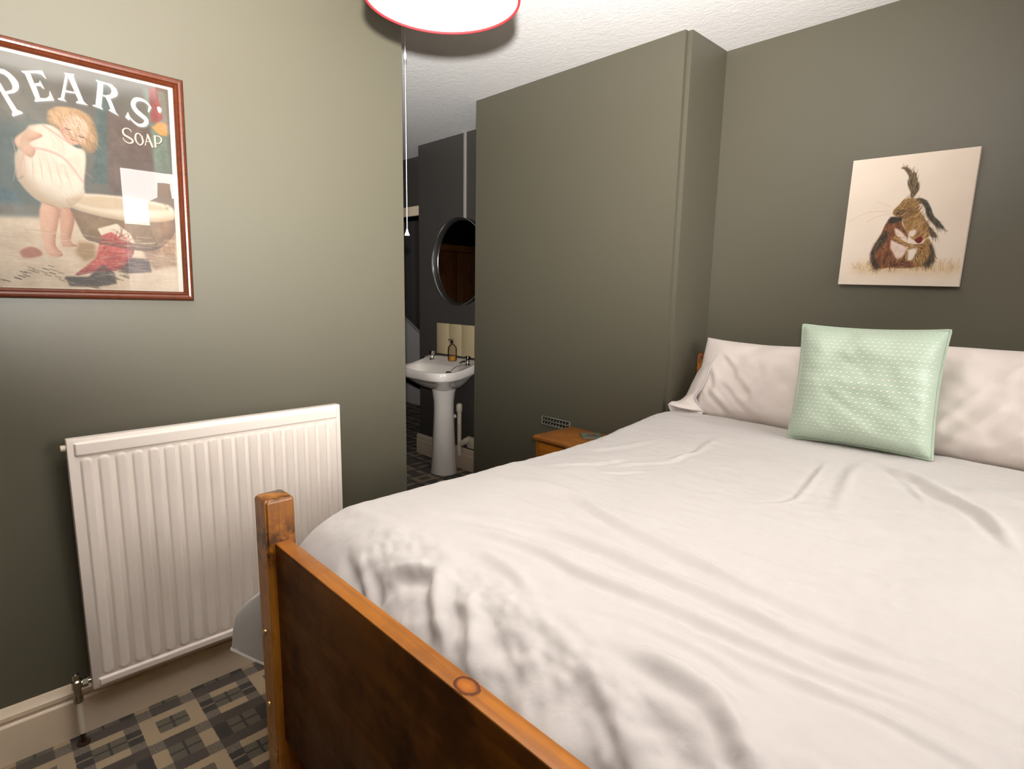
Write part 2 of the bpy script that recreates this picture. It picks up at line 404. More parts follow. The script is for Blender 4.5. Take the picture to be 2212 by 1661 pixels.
# round knot inlaid in the top of the footboard
bm = B(); lathe(bm, [(.0182, -.0015), (.0182, .0004), (.0, .0005)], (1.388, .5090, .737), 24, 'Z', 1.5, 1.0)
def knotmat():
    t = NT('pine_knot'); g = t.n('ShaderNodeNewGeometry'); v = t.n('ShaderNodeVectorMath', operation='SUBTRACT'); t.l(g.outputs['Position'], v.inputs[0]); v.inputs[1].default_value = (1.388, .5088, .737)
    v2 = t.n('ShaderNodeVectorMath', operation='MULTIPLY'); t.l(v.outputs[0], v2.inputs[0]); v2.inputs[1].default_value = (1/1.45, 1, 0)
    ln = t.n('ShaderNodeVectorMath', operation='LENGTH'); t.l(v2.outputs[0], ln.inputs[0])
    d = t.math('ADD', t.math('DIVIDE', ln.outputs['Value'], .018), t.math('MULTIPLY', t.math('SUBTRACT', t.noise(g.outputs['Position'], 90, 3), .5), .25))
    t.set(Base_Color=t.ramp(d, [(0, (.46, .155, .013)), (.60, (.34, .095, .008)), (.80, (.085, .022, .004)), (.92, (.075, .02, .004)), (1, (.36, .11, .009))]), Roughness=.4)
    return t.m
obj('knot', bm, knotmat(), bed)

bm = B(); box(bm, .70, 2.06, .60, 2.50, .437, .725, .05, 4)
mt = obj('mattress', bm, fabric('mattress_ticking', (.70, .66, .60)), None); tag(mt, 'thick mattress lying on the slats of the pine bed under the duvet', 'mattress')

# ------------------------------------------------------------------ duvet
FOLDS = [  # polyline, ridge height, width
 ([[.70,1.05],[.866,1.093],[1.05,1.133],[1.245,1.075],[1.422,1.038],[1.536,1.017],[1.645,1.001],[1.751,.991],[1.85,.984],[1.918,1.004],[1.984,1.012],[2.1,1.02]], .0095, .021),
 ([[.88,.814],[1.091,.88],[1.197,.923],[1.33,.935],[1.446,.93],[1.536,.927],[1.626,.924],[1.707,.914],[1.774,.917],[1.861,.934],[1.927,.943],[2.1,.94]], .012, .019),
 ([[.90,.70],[.969,.743],[1.158,.816],[1.25,.828],[1.349,.822],[1.45,.831],[1.54,.84],[1.627,.836],[1.701,.838],[1.767,.839],[1.824,.851],[1.902,.865],[2.1,.867]], .011, .017),
 ([[1.40,.735],[1.458,.739],[1.548,.757],[1.646,.761],[1.705,.749],[1.80,.73]], .005, .013),
 ([[1.52,.66],[1.55,.672],[1.614,.686],[1.67,.683],[1.705,.669],[1.744,.641],[1.777,.618],[1.83,.56]], .016, .022),
 ([[1.50,2.04],[1.634,1.974],[1.735,1.877],[1.821,1.796],[1.862,1.735],[1.893,1.66],[1.925,1.56]], .012, .021),
 ([[1.415,1.984],[1.453,1.713],[1.461,1.524],[1.367,1.429]], .004, .013),
 ([[1.486,2.068],[1.511,1.844],[1.547,1.648],[1.573,1.528]], .0038, .024),
 ([[1.559,2.039],[1.649,1.909],[1.695,1.818],[1.732,1.733]], .004, .014),
 ([[1.06,2.016],[1.051,1.927],[1.068,1.778],[1.047,1.664],[1.012,1.58]], .004, .016),
 ([[.951,1.415],[1.014,1.526],[1.069,1.629],[1.073,1.803]], .003, .016),
 ([[.971,1.331],[1.034,1.421],[1.093,1.508]], .003, .013),
 ([[1.749,1.951],[1.827,1.929],[1.96,1.938]], .006, .022),
 ([[1.115,.71],[1.177,.728],[1.257,.723],[1.364,.682]], .007, .016),
 ([[1.30,.88],[1.5,.885],[1.75,.878],[2.0,.90]], .005, .014),
 ([[1.50,.79],[1.7,.795],[1.9,.81],[2.1,.81]], .006, .013),
 ([[.93,.90],[1.1,1.0],[1.3,1.0],[1.5,.975],[1.75,.955],[2.1,.975]], .004, .016),
 ([[.78,1.25],[.9,1.38],[.98,1.60]], .003, .02), ([[.76,1.5],[.85,1.62],[.93,1.85]], .003, .02),
]
FOOT = [
 ([[.85,.60],[.892,.572],[.977,.549],[1.03,.535]], -.012, .014), ([[.93,.605],[.951,.588],[1.012,.564],[1.07,.535]], -.014, .013),
 ([[.91,.60],[.985,.560],[1.05,.535]], .010, .012),
 ([[1.108,.635],[1.176,.578],[1.229,.54]], -.014, .016), ([[1.116,.66],[1.211,.590],[1.285,.553],[1.329,.537]], .022, .018),
 ([[1.18,.64],[1.25,.585],[1.31,.545]], -.014, .014), ([[1.231,.65],[1.297,.594],[1.368,.546]], .020, .016),
 ([[1.30,.645],[1.37,.59],[1.45,.55]], -.012, .018), ([[1.42,.63],[1.52,.60],[1.62,.56]], -.010, .018), ([[1.47,.66],[1.56,.62],[1.66,.575]], .010, .018),
 ([[1.40,.57],[1.50,.545],[1.6,.54]], .014, .014), ([[1.60,.64],[1.70,.60],[1.76,.55]], -.018, .024),
 ([[1.02,.60],[1.07,.612],[1.12,.640]], .008, .014), ([[1.03,.565],[1.08,.588],[1.13,.605],[1.15,.60]], -.013, .016), ([[1.12,.56],[1.17,.55],[1.22,.54]], .008, .012),
 ([[1.85,.66],[1.95,.62],[2.05,.55]], .012, .02),
]
def seg_dist(X, Y, pts):
    best = np.full(X.shape, 1e9); sd = np.zeros(X.shape); tt = np.zeros(X.shape); P = np.array(pts, float)
    L = np.r_[0, np.cumsum(np.hypot(*np.diff(P, axis=0).T))]
    for i in range(len(P)-1):
        d = P[i+1]-P[i]; l2 = d@d; t = np.clip(((X-P[i, 0])*d[0]+(Y-P[i, 1])*d[1])/l2, 0, 1)
        qx = X-(P[i, 0]+t*d[0]); qy = Y-(P[i, 1]+t*d[1]); dd = np.hypot(qx, qy); m = dd < best
        best = np.where(m, dd, best); s = np.sign(d[0]*qy-d[1]*qx); sd = np.where(m, dd*s, sd); tt = np.where(m, (L[i]+t*math.sqrt(l2))/L[-1], tt)
    return sd, tt
def densify(pts, n=6):
    P = np.array(pts, float); o = []
    if len(P) < 3: return pts
    for i in range(len(P)-1):
        p0, p1, p2, p3 = P[max(i-1, 0)], P[i], P[i+1], P[min(i+2, len(P)-1)]
        for k in range(n):
            t = k/n; o.append(.5*((2*p1)+(-p0+p2)*t+(2*p0-5*p1+4*p2-p3)*t*t+(-p0+3*p1-3*p2+p3)*t**3))
    o.append(P[-1]); return o
def duvet():
    XL, XR, r, YF, ry, rz = .640, 2.115, .075, .534, .17, .16
    drop = .46
    a = np.r_[np.linspace(-drop, 0, 46)[:-1], np.linspace(0, XR-XL-2*r, 330), (XR-XL-2*r)+np.linspace(0, drop, 24)[1:]]
    Lq = (ry+rz)/2*math.pi/2
    b = np.r_[np.linspace(-Lq-.07, 0, 80)[:-1], np.linspace(0, 2.49-YF-ry, 420)]
    Aa, Bb = np.meshgrid(a, b, indexing='ij')
    Wt = XR-XL-2*r
    s = np.where(Aa < 0, -Aa, np.where(Aa > Wt, Aa-Wt, 0)); side = np.where(Aa < 0, -1, np.where(Aa > Wt, 1, 0))
    th = np.clip(s/r, 0, math.pi/2); ex = np.clip(s-r*math.pi/2, 0, None)
    X = np.where(side < 0, XL+r-r*np.sin(th), np.where(side > 0, XR-r+r*np.sin(th), XL+r+Aa)); dzs = -(r*(1-np.cos(th))+ex)
    sb = np.where(Bb < 0, -Bb, 0); tb = np.clip(sb/Lq*math.pi/2, 0, math.pi/2); eb = np.clip(sb-Lq, 0, None)
    Y = np.where(Bb < 0, YF+ry*(1-np.sin(tb)), YF+ry+Bb); dzf = -(rz*(1-np.cos(tb))+eb)
    zt = .798+.027*smooth(Y, 1.55, 2.15)-.045*smooth(Y, 2.27, 2.42)
    zt += -.020*smooth(np.abs(X-1.38), .45, .74)*(1-smooth(Y, 1.75, 2.15))                            # crown over the middle of the bed
    Z = zt+dzs+dzf*np.clip(1-s/.5, 0.25, 1)-np.where(side < 0, .30*smooth(-Bb, Lq-.08, Lq+.07)*smooth(s, .01, .12), 0)
    top = np.clip(1-s/.10, 0, 1); fm = smooth(Y, 2.45, 2.25)
    h = np.zeros(X.shape)
    for pts, amp, w in FOLDS:
        d, t = seg_dist(X, Y, densify(pts)); fade = smooth(t, 0, .30)*smooth(t, 1.0, .62)
        wv = w*(1.12-.42*t)*(.75+.5*vnoise(X, Y, .17, 3)*.6+.25)
        h += amp*fade*(np.exp(-((d-.7*wv)/wv)**2)-.65*np.exp(-((d+.8*wv)/wv)**2))
    for pts, amp, w in FOOT:
        d, t = seg_dist(X, Y, densify(pts)); fade = smooth(t, 0, .3)*(.35+.65*smooth(t, 1.0, .8))
        h += .72*amp*fade*np.exp(-((d+.25*w*np.sin(t*7))/w)**2)
    ang = .06*Aa
    h += .0035*vnoise(X+.3*Y, Y*1.8, .16, 11)+.0016*vnoise(X*.8-.2*Y, Y*2.2, .06, 12)+.0008*vnoise(X+Y, Y-X, .028, 13)
    h += .0012*vnoise((X-.7)*.6, Y*5, .07, 15)*smooth(X, 1.15, .80)*smooth(Y, 1.2, 1.5)
    h += (.007*vnoise(X*1.2+Y, Y*2-X*.6, .06, 16)+.003*vnoise(X-Y, Y*2+X, .03, 17))*smooth(Y, .74, .60)*np.clip(smooth(X, .85, 1.0), .15, 1)
    h *= top*fm
    # normals of the smooth base
    P = np.stack([X, Y, Z], -1); du = np.gradient(P, axis=0); dv = np.gradient(P, axis=1); N = np.cross(du, dv); N /= np.linalg.norm(N, axis=-1, keepdims=True)+1e-9
    P = P+N*h[..., None]
    # the hanging side waves a little and its foot corner flares out past the post
    hang = smooth(s, .08, .40); wv = .016*np.sin(Y*14+1.3)+.01*np.sin(Y*31)
    P[..., 0] += np.where(side < 0, -1, np.where(side > 0, 1, 0))*hang*(wv+.02)
    fl = np.where(side < 0, smooth(s, .10, .38)*smooth(Y, 1.0, .56), 0)
    P[..., 0] -= .200*fl; P[..., 1] -= .075*fl*smooth(Y, .75, .55); P[..., 2] += .0*fl
    zfloor = np.where(side < 0, .342, .33); P[..., 2] = np.maximum(P[..., 2], np.where(s > .05, zfloor, -1))
    P[..., 0] = np.maximum(P[..., 0], np.where(P[..., 1] > 2.1, .60+.066*smooth(P[..., 1], 2.1, 2.26), -9))
    bm = B(); gridmesh(bm, P[..., 0], P[..., 1], P[..., 2])
    return bm
dv = obj('duvet', duvet(), M_duvet, None, 80)
tag(dv, 'crumpled off-white duvet spread over the whole pine bed', 'duvet')
md = dv.modifiers.new('thickness', 'SOLIDIFY'); md.thickness = .008; md.offset = -1

# ------------------------------------------------------------------ pillows and cushion
def puff(nx, nz, c, W_, Hh, T, lean, yawr, bow=.05, seed=1, wr=.006, e=4, q=.55, uv=False, sag=0, creases=()):
    """closed pillow: front grid + back grid welded at the rim"""
    u = np.linspace(-1, 1, nx); v = np.linspace(-1, 1, nz); U, V = np.meshgrid(u, v, indexing='ij')
    U = np.sign(U)*np.abs(U)**.9; V = np.sign(V)*np.abs(V)**.9
    t = ((1-np.abs(U)**e)*(1-np.abs(V)**e))
    t = np.clip(t, 0, 1)**q
    Ux = U*(1-bow*(1-V*V)*np.abs(U)**3); Vz = V*(1-bow*(1-U*U)*np.abs(V)**3)
    n = wr*(vnoise(U*W_/2, V*Hh/2*1.0, .07, seed)+.5*vnoise(U*W_/2+V*.1, V*Hh/2, .035, seed+1))*np.clip(t*1.5, 0, 1)
    px, pz = Ux*W_/2, Vz*Hh/2
    for pts, amp, w in creases:
        d, tt = seg_dist(px, pz, densify(pts)); n = n+amp*smooth(tt, 0, .25)*smooth(tt, 1, .7)*(np.exp(-((d-.7*w)/w)**2)-.7*np.exp(-((d+.8*w)/w)**2))
    if sag: pz = pz-sag*(.55*np.sin(U*2.2+seed)+.45*(1-U*U))*V*(V > 0)
    cw, sw = math.cos(yawr), math.sin(yawr); cl, sl = math.cos(lean), math.sin(lean)
    def place(n_):
        # local: x along width, z up along the lean, -y front
        y = -n_*cl+pz*sl; z = pz*cl+n_*sl; x = px
        return c[0]+x*cw-y*sw, c[1]+x*sw+y*cw, c[2]+z
    bm = B()
    F = gridmesh(bm, *place(T/2*t+n), uv=uv, flip=False)
    G = gridmesh(bm, *place(-T/2*t*.9+n*.3), uv=uv, flip=True)
    bmesh.ops.remove_doubles(bm, verts=bm.verts, dist=1e-5)
    bmesh.ops.recalc_face_normals(bm, faces=bm.faces)
    rim = [(-1, a) for a in v]+[(a, 1) for a in u[1:]]+[(1, a) for a in v[::-1][1:]]+[(a, -1) for a in u[::-1][1:-1]]
    pts = []
    for uu, vv in rim:
        x = uu*(1-bow*(1-vv*vv)*abs(uu)**3)*W_/2; pz_ = vv*(1-bow*(1-uu*uu)*abs(vv)**3)*Hh/2; y = pz_*sl; z = pz_*cl
        pts.append((c[0]+x*cw-y*sw, c[1]+x*sw+y*cw, c[2]+z))
    return bm, pts
lean = math.atan(.34)
pl = thing('pillow', 'off-white pillow standing at the left of the headboard with a folded open flap', 'pillow', (1.12, 2.40, .80), 'pillows against the headboard')
bm, _ = puff(90, 60, (1.056, 2.415, .965), .664, .37, .21, lean, 0, .035, 21, .007, 3.4, .52, sag=.012, creases=[([[-.20,.10],[-.13,.04],[-.10,-.02]],.005,.012),([[-.19,-.02],[-.12,-.06],[-.07,-.13]],.005,.013),([[-.14,.02],[-.05,-.05],[-.03,-.13]],.006,.014),([[-.24,-.06],[-.16,-.12],[-.10,-.17]],.007,.014),([[-.10,-.08],[-.02,-.14],[.05,-.17]],.008,.016),([[-.02,.08],[.0,.0],[-.06,-.10]],.004,.012),([[-.27,.06],[-.22,.0],[-.2,-.08]],.004,.012)])
obj('pillow_body', bm, M_pillow, pl, 80)
OUT = [[.800,2.463,1.124],[.764,2.449,1.079],[.737,2.43,1.019],[.719,2.417,.978],[.706,2.395,.927],[.700,2.360,.877],[.692,2.332,.859],[.686,2.305,.853],[.680,2.268,.857],[.674,2.250,.846]]
SEAM = [[.903,2.428,1.129],[.867,2.404,1.107],[.844,2.381,1.082],[.827,2.372,1.067],[.815,2.348,1.026],[.811,2.330,.983],[.805,2.320,.954],[.798,2.312,.929],[.781,2.309,.904],[.774,2.309,.887],[.782,2.312,.865],[.818,2.315,.828]]
def resample(P, n):
    P = np.array(P); L = np.r_[0, np.cumsum(np.linalg.norm(np.diff(P, axis=0), axis=1))]; t = np.linspace(0, L[-1], n)
    return np.stack([np.interp(t, L, P[:, i]) for i in range(3)], -1)
A_ = resample(OUT, 40); S_ = resample(SEAM, 40)
k = np.linspace(0, 1, 14)[None, :, None]; G_ = S_[:, None]*(1-k)+A_[:, None]*k
bul = np.sin(k[..., 0]*math.pi*.5+.0)*(1-k[..., 0])*4
G_[..., 1] -= .018*np.sin(k[..., 0]*math.pi); G_[..., 0] -= 0
n_ = .004*vnoise(G_[..., 2], G_[..., 0], .03, 33); G_[..., 1] += n_
bm = B(); gridmesh(bm, G_[..., 0], G_[..., 1], G_[..., 2])
fl = obj('pillowcase_flap', bm, M_pillow, pl, 80); fl.modifiers.new('thickness', 'SOLIDIFY').thickness = .004
bm = B(); tube(bm, [tuple(p) for p in S_+np.array([0, -.006, 0])], .0045, 8); obj('flap_hem', bm, M_duvet, pl)
TIP = np.array([[.618,2.372,.838],[.600,2.362,.826],[.618,2.357,.792],[.66,2.345,.800]])
hem2 = [[.674,2.250,.846],[.684,2.262,.850],[.70,2.285,.846],[.735,2.30,.836],[.815,2.305,.827]]
low = [[.676,2.275,.806],[.69,2.285,.812],[.715,2.295,.815],[.75,2.298,.815],[.815,2.296,.815]]
P1 = resample(hem2, 20); P2 = resample(low, 20); kk = np.linspace(0, 1, 5)[None, :, None]; G2 = P1[:, None]*(1-kk)+P2[:, None]*kk
bm = B(); gridmesh(bm, G2[..., 0], G2[..., 1], G2[..., 2]); f2 = obj('flap_lower_edge', bm, M_pillow, pl, 80); f2.modifiers.new('thickness', 'SOLIDIFY').thickness = .003

pr_ = thing('pillow', 'off-white pillow at the right, partly hidden behind the mint cushion', 'pillow', (1.77, 2.40, .80), 'pillows against the headboard')
bm, _ = puff(90, 60, (1.765, 2.425, .985), .72, .40, .20, lean, 0, .035, 51, .005, 3.4, .52, creases=[([[-.10,-.17],[-.02,-.10],[.08,.02]],.008,.018),([[-.14,-.14],[-.06,-.04],[.02,.06]],.006,.016),([[-.06,-.18],[.05,-.14],[.14,-.06]],.007,.018),([[.02,.05],[.08,.12],[.16,.15]],.005,.016)])
obj('pillow_body', bm, M_pillow, pr_, 80)

def cushion_mat():
    t = NT('mint_jacquard_satin'); uv = t.n('ShaderNodeUVMap').outputs[0]
    sp = t.n('ShaderNodeSeparateXYZ'); t.l(uv, sp.inputs[0])
    NU, NV = 26, 30
    v = t.math('MULTIPLY', sp.outputs[1], NV); row = t.math('FLOOR', v); fv = t.math('FRACT', v)
    u = t.math('ADD', t.math('MULTIPLY', sp.outputs[0], NU), t.math('MULTIPLY', t.math('MODULO', row, 2), .5)); fu = t.math('FRACT', u)
    du = t.math('SUBTRACT', fu, .5); dv_ = t.math('SUBTRACT', fv, .5)
    dash = t.math('LESS_THAN', t.math('ADD', t.math('ABSOLUTE', t.math('SUBTRACT', du, t.math('MULTIPLY', dv_, .5))), t.math('MULTIPLY', t.math('ABSOLUTE', dv_), 1.25)), .23)
    # woven lozenges a shade darker
    loz = t.ramp(t.math('ADD', t.math('ABSOLUTE', du), t.math('MULTIPLY', t.math('ABSOLUTE', dv_), .4)), [(.22, (1,)*3), (.42, (0,)*3)])
    co = t.coord('Object'); blot = t.noise(co, 5, 3)
    edge = t.math('MULTIPLY', t.ramp(t.math('ABSOLUTE', t.math('SUBTRACT', sp.outputs[1], .5)), [(.36, (1,)*3), (.44, (0,)*3)]), t.ramp(t.math('ABSOLUTE', t.math('SUBTRACT', sp.outputs[0], .5)), [(.44, (1,)*3), (.49, (0,)*3)]))
    base = t.mix(blot, (.44, .56, .43), (.50, .61, .48))
    c = t.mix(t.math('MULTIPLY', loz, .30), base, (.36, .43, .30))
    c = t.mix(t.math('MULTIPLY', t.math('MULTIPLY', dash, edge), .95), c, (.90, .87, .78))
    t.set(Base_Color=c, Roughness=.42); t.b.inputs['Sheen Weight'].default_value = .35
    t.bump(t.math('ADD', t.math('MULTIPLY', loz, .25), t.noise(co, 40, 3)), .2, .002)
    return t.m
M_cush = cushion_mat()
cu = thing('cushion', 'square mint green cushion with piped edges and small white woven dashes', 'cushion', (1.44, 2.17, .83))
bm, rim = puff(80, 80, (1.440, 2.204, 1.031),   .430, .412, .16, math.atan(.2), math.radians(4.5), .05, 81, .005, 5, .6, uv=True)
SHR = Matrix.Rotation(math.radians(-.6), 4, 'Y')
for v in bm.verts: v.co = SHR @ (v.co-Vector((1.440, 2.204, 1.031)))+Vector((1.440, 2.204, 1.031))
rim = [SHR @ (Vector(p)-Vector((1.440, 2.204, 1.031)))+Vector((1.440, 2.204, 1.031)) for p in rim]
obj('cushion_cover', bm, M_cush, cu, 80)
bm = B(); tube(bm, rim+[rim[0]], .0055, 8, False); obj('piping', bm, fabric('mint_piping', (.40, .49, .38)), cu)

# ------------------------------------------------------------------ radiator
RY0, RY1, RZ0, RZ1 = .180, .980, .165, .915
rad = thing('radiator', 'white panel radiator with pressed vertical flutes under the framed poster', 'radiator', (.06, .58, RZ0))
yy = np.linspace(RY0+.012, RY1-.012, 420); zz = np.r_[np.linspace(RZ0+.004, RZ0+.07, 40)[:-1], np.linspace(RZ0+.07, RZ1-.085, 30)[:-1], np.linspace(RZ1-.085, RZ1-.006, 50)]
Yg, Zg = np.meshgrid(yy, zz, indexing='ij')
pitch_ = .0405; c0 = RY0+.040; kf = np.clip(np.round((Yg-c0)/pitch_), 0, 18); dy = np.abs(Yg-(c0+kf*pitch_))
ztop, zbot = RZ1-.056, RZ0+.040
rr = .0125
dz = np.where(Zg > ztop-rr, Zg-(ztop-rr), np.where(Zg < zbot+rr, (zbot+rr)-Zg, 0)); dd = np.hypot(np.clip(dy, 0, 1), dz)
fl_ = smooth(dd, rr+.004, rr-.004)*.0065
rail = smooth(Zg, RZ1-.049, RZ1-.044)*smooth(Zg, RZ1-.010, RZ1-.014)+smooth(Zg, RZ0+.008, RZ0+.012)*smooth(Zg, RZ0+.034, RZ0+.029)
rail *= smooth(Yg, RY0+.014, RY0+.020)*smooth(Yg, RY1-.014, RY1-.020)
Xg = .084+np.maximum(fl_, rail*.008)
bm = B(); gridmesh(bm, Xg, Yg, Zg)
obj('front_panel', bm, M_rad, rad, 80)
bm = B(); box(bm, .052, .0845, RY0, RY1, RZ0, RZ1, .004); obj('panel_casing', bm, M_rad, rad)
for y in (RY0+.12, RY1-.12):
    bm = B(); box(bm, .002, .052, y-.02, y+.02, RZ0+.10, RZ1-.10, .002); obj('wall_bracket', bm, M_rad, rad)
bm = B(); lathe(bm, [(.007, -.013), (.009, -.011), (.009, 0)], (.068, RY0, RZ1-.025), 14, 'Y')
for v in bm.verts: pass
bmesh.ops.rotate(bm, verts=bm.verts, cent=(.068, RY0, RZ1-.025), matrix=Matrix.Rotation(math.pi, 3, 'Z')); 
o = obj('bleed_plug', bm, M_cream_plastic, rad); o['label'] = 'cream blanking plug at the upper left corner'
bm = B(); lathe(bm, [(.012, 0), (.0125, .012), (.010, .016), (.010, .042), (.013, .044), (.013, .066), (.009, .070), (.009, .086), (.0, .090)], (.062, .146, .135), 16)
tube(bm, [(.062, .146, .190), (.062, .160, .190)], .010, 12); lathe(bm, [(.0145, 0), (.0145, .013)], (.062, .172, .190), 6, 'Y'); tube(bm, [(.062, .158, .19), (.066, .185, .19)], .007, 10)
o = obj('valve', bm, plain('tarnished_chrome_valve', (.42, .38, .32), .25, 1.0), rad); o['label'] = 'tarnished chrome lockshield valve'
bm = B(); tube(bm, [(.062, .146, .140), (.062, .147, .05), (.062, .147, .035)], [.0095, .0095, .0095], 14); obj('valve_pipe', bm, M_cream_plastic, rad)
bm = B(); tube(bm, [(.062, .147, .04), (.062, .147, .0)], .006, 12); lathe(bm, [(.018, 0), (.017, .004), (.0, .005)], (.062, .147, 0), 16); obj('pipe_tail', bm, plain('bare_copper_tail', (.06, .035, .02), .5, .6), rad)
bm = B(); lathe(bm, [(.012, 0), (.0125, .02), (.009, .03), (.009, .09), (.0, .095)], (.062, 1.012, .135), 14); tube(bm, [(.062, 1.012, .190), (.066, .977, .190)], .008, 10); tube(bm, [(.062, 1.012, .14), (.062, 1.012, 0)], .0085, 12); obj('valve', bm, M_chrome, rad)

# ------------------------------------------------------------------ painted sheets: a small software painter
class Paint:
    def __init__(s, w, h, x0, x1, y0, y1, bg):
        s.w, s.h, s.e = w, h, (x0, x1, y0, y1); s.a = np.zeros((h, w, 3), np.float32)+np.array(bg, np.float32)
        px = (np.arange(w)+.5)/w*(x1-x0)+x0; py = (np.arange(h)+.5)/h*(y1-y0)+y0; s.X, s.Y = np.meshgrid(px, py); s.px = (x1-x0)/w
    def blur(s, m, r):
        r = int(round(r))
        if r < 1: return m
        for ax in (0, 1):
            for _ in (0, 1):
                p = np.pad(m, [(r+1, r) if i == ax else (0, 0) for i in (0, 1)], mode='edge'); c = np.cumsum(p, axis=ax)
                m = (np.take(c, range(2*r+1, c.shape[ax]), ax)-np.take(c, range(0, c.shape[ax]-2*r-1), ax))/(2*r+1)
        return m
    def mask(s, pts):
        P = np.array(pts, float); x0, y0 = P.min(0)-2*s.px; x1, y1 = P.max(0)+2*s.px
        i0, i1 = np.searchsorted(s.X[0], [x0, x1]); j0, j1 = np.searchsorted(s.Y[:, 0], [y0, y1]); acc = np.zeros((j1-j0, i1-i0), np.float32)
        for ox, oy in ((-.25, -.25), (.25, -.25), (-.25, .25), (.25, .25)):
            X = s.X[j0:j1, i0:i1]+ox*s.px; Y = s.Y[j0:j1, i0:i1]+oy*s.px; ins = np.zeros(X.shape, bool)
            for (ax, ay), (bx, by) in zip(P, np.roll(P, -1, 0)):
                if ay == by: continue
                ins ^= ((ay > Y) != (by > Y)) & (X < (bx-ax)*(Y-ay)/(by-ay)+ax)
            acc += ins*.25
        m = np.zeros((s.h, s.w), np.float32); m[j0:j1, i0:i1] = acc; return m
    def put(s, m, c, jit=0, seed=0, sc=.02):
        c = np.array(c, np.float32)/255
        if jit:
            n = (vnoise(s.X, s.Y, sc, seed)+.6*vnoise(s.X+s.Y, s.Y-s.X, sc*.4, seed+1))*jit/255; c = c+n[..., None]
        s.a = s.a*(1-m[..., None])+c*m[..., None]
    def poly(s, pts, c, soft=0, jit=0, seed=0, sc=.02, hole=None, al=1, curve=False):
        if curve:
            P = list(map(list, pts)); P = densify(P+[P[0]], 5); pts = [tuple(p) for p in P]
        m = s.mask(pts)
        if hole: m = m*(1-s.mask(hole))
        s.put(s.blur(m, soft)*al, c, jit, seed, sc)
    def stroke(s, pts, w, c, soft=0, al=1):
        P = densify(pts, 6) if len(pts) > 2 else [np.array(p) for p in pts]; m = np.zeros((s.h, s.w), np.float32)
        ws = w if isinstance(w, (list, tuple)) else [w, w]
        x = np.array(P); x0, y0 = x.min(0)-max(ws)*2; x1, y1 = x.max(0)+max(ws)*2
        i0, i1 = np.searchsorted(s.X[0], [x0, x1]); j0, j1 = np.searchsorted(s.Y[:, 0], [y0, y1])
        if i1 <= i0 or j1 <= j0: return
        X = s.X[j0:j1, i0:i1]; Y = s.Y[j0:j1, i0:i1]; d, t = seg_dist(X, Y, P); d = np.abs(d); wt = np.interp(t, np.linspace(0, 1, len(ws)), ws)/2
        sub = np.clip((wt-d)/s.px+.5, 0, 1); m = sub*al; c = np.array(c, np.float32)/255
        s.a[j0:j1, i0:i1] = s.a[j0:j1, i0:i1]*(1-m[..., None])+c*m[..., None]
    def hairs(s, poly, n, L, w, cols, dirf, al=.6, seed=0):
        r = np.random.default_rng(seed); P = np.array(poly); lo_, hi_ = P.min(0), P.max(0); k = 0
        while k < n:
            p = lo_+(hi_-lo_)*r.random(2); ins = False
            for (ax, ay), (bx, by) in zip(P, np.roll(P, -1, 0)):
                if (ay > p[1]) != (by > p[1]) and p[0] < (bx-ax)*(p[1]-ay)/(by-ay)+ax: ins = not ins
            if not ins: continue
            a = dirf(p)+r.normal(0, .3); l = L*(.6+.8*r.random()); q = p+l*np.array([math.cos(a), math.sin(a)])
            s.stroke([tuple(p), tuple(q)], [w, w*.3], cols[r.integers(len(cols))], al=al); k += 1
    def image(s, name):
        im = bpy.data.images.new(name, s.w, s.h); px = np.ones((s.h, s.w, 4), np.float32); px[..., :3] = np.clip(s.a, 0, 1); im.pixels.foreach_set(px.ravel()); im.pack(); return im
def print_mat(name, im, rough=.6, gain=1.0):
    t = NT(name); tx = t.n('ShaderNodeTexImage'); tx.image = im; t.l(t.n('ShaderNodeUVMap').outputs[0], tx.inputs[0])
    t.set(Base_Color=t.mix(1.0, tx.outputs[0], (gain,)*3, 'MULTIPLY'), Roughness=rough); return t.m
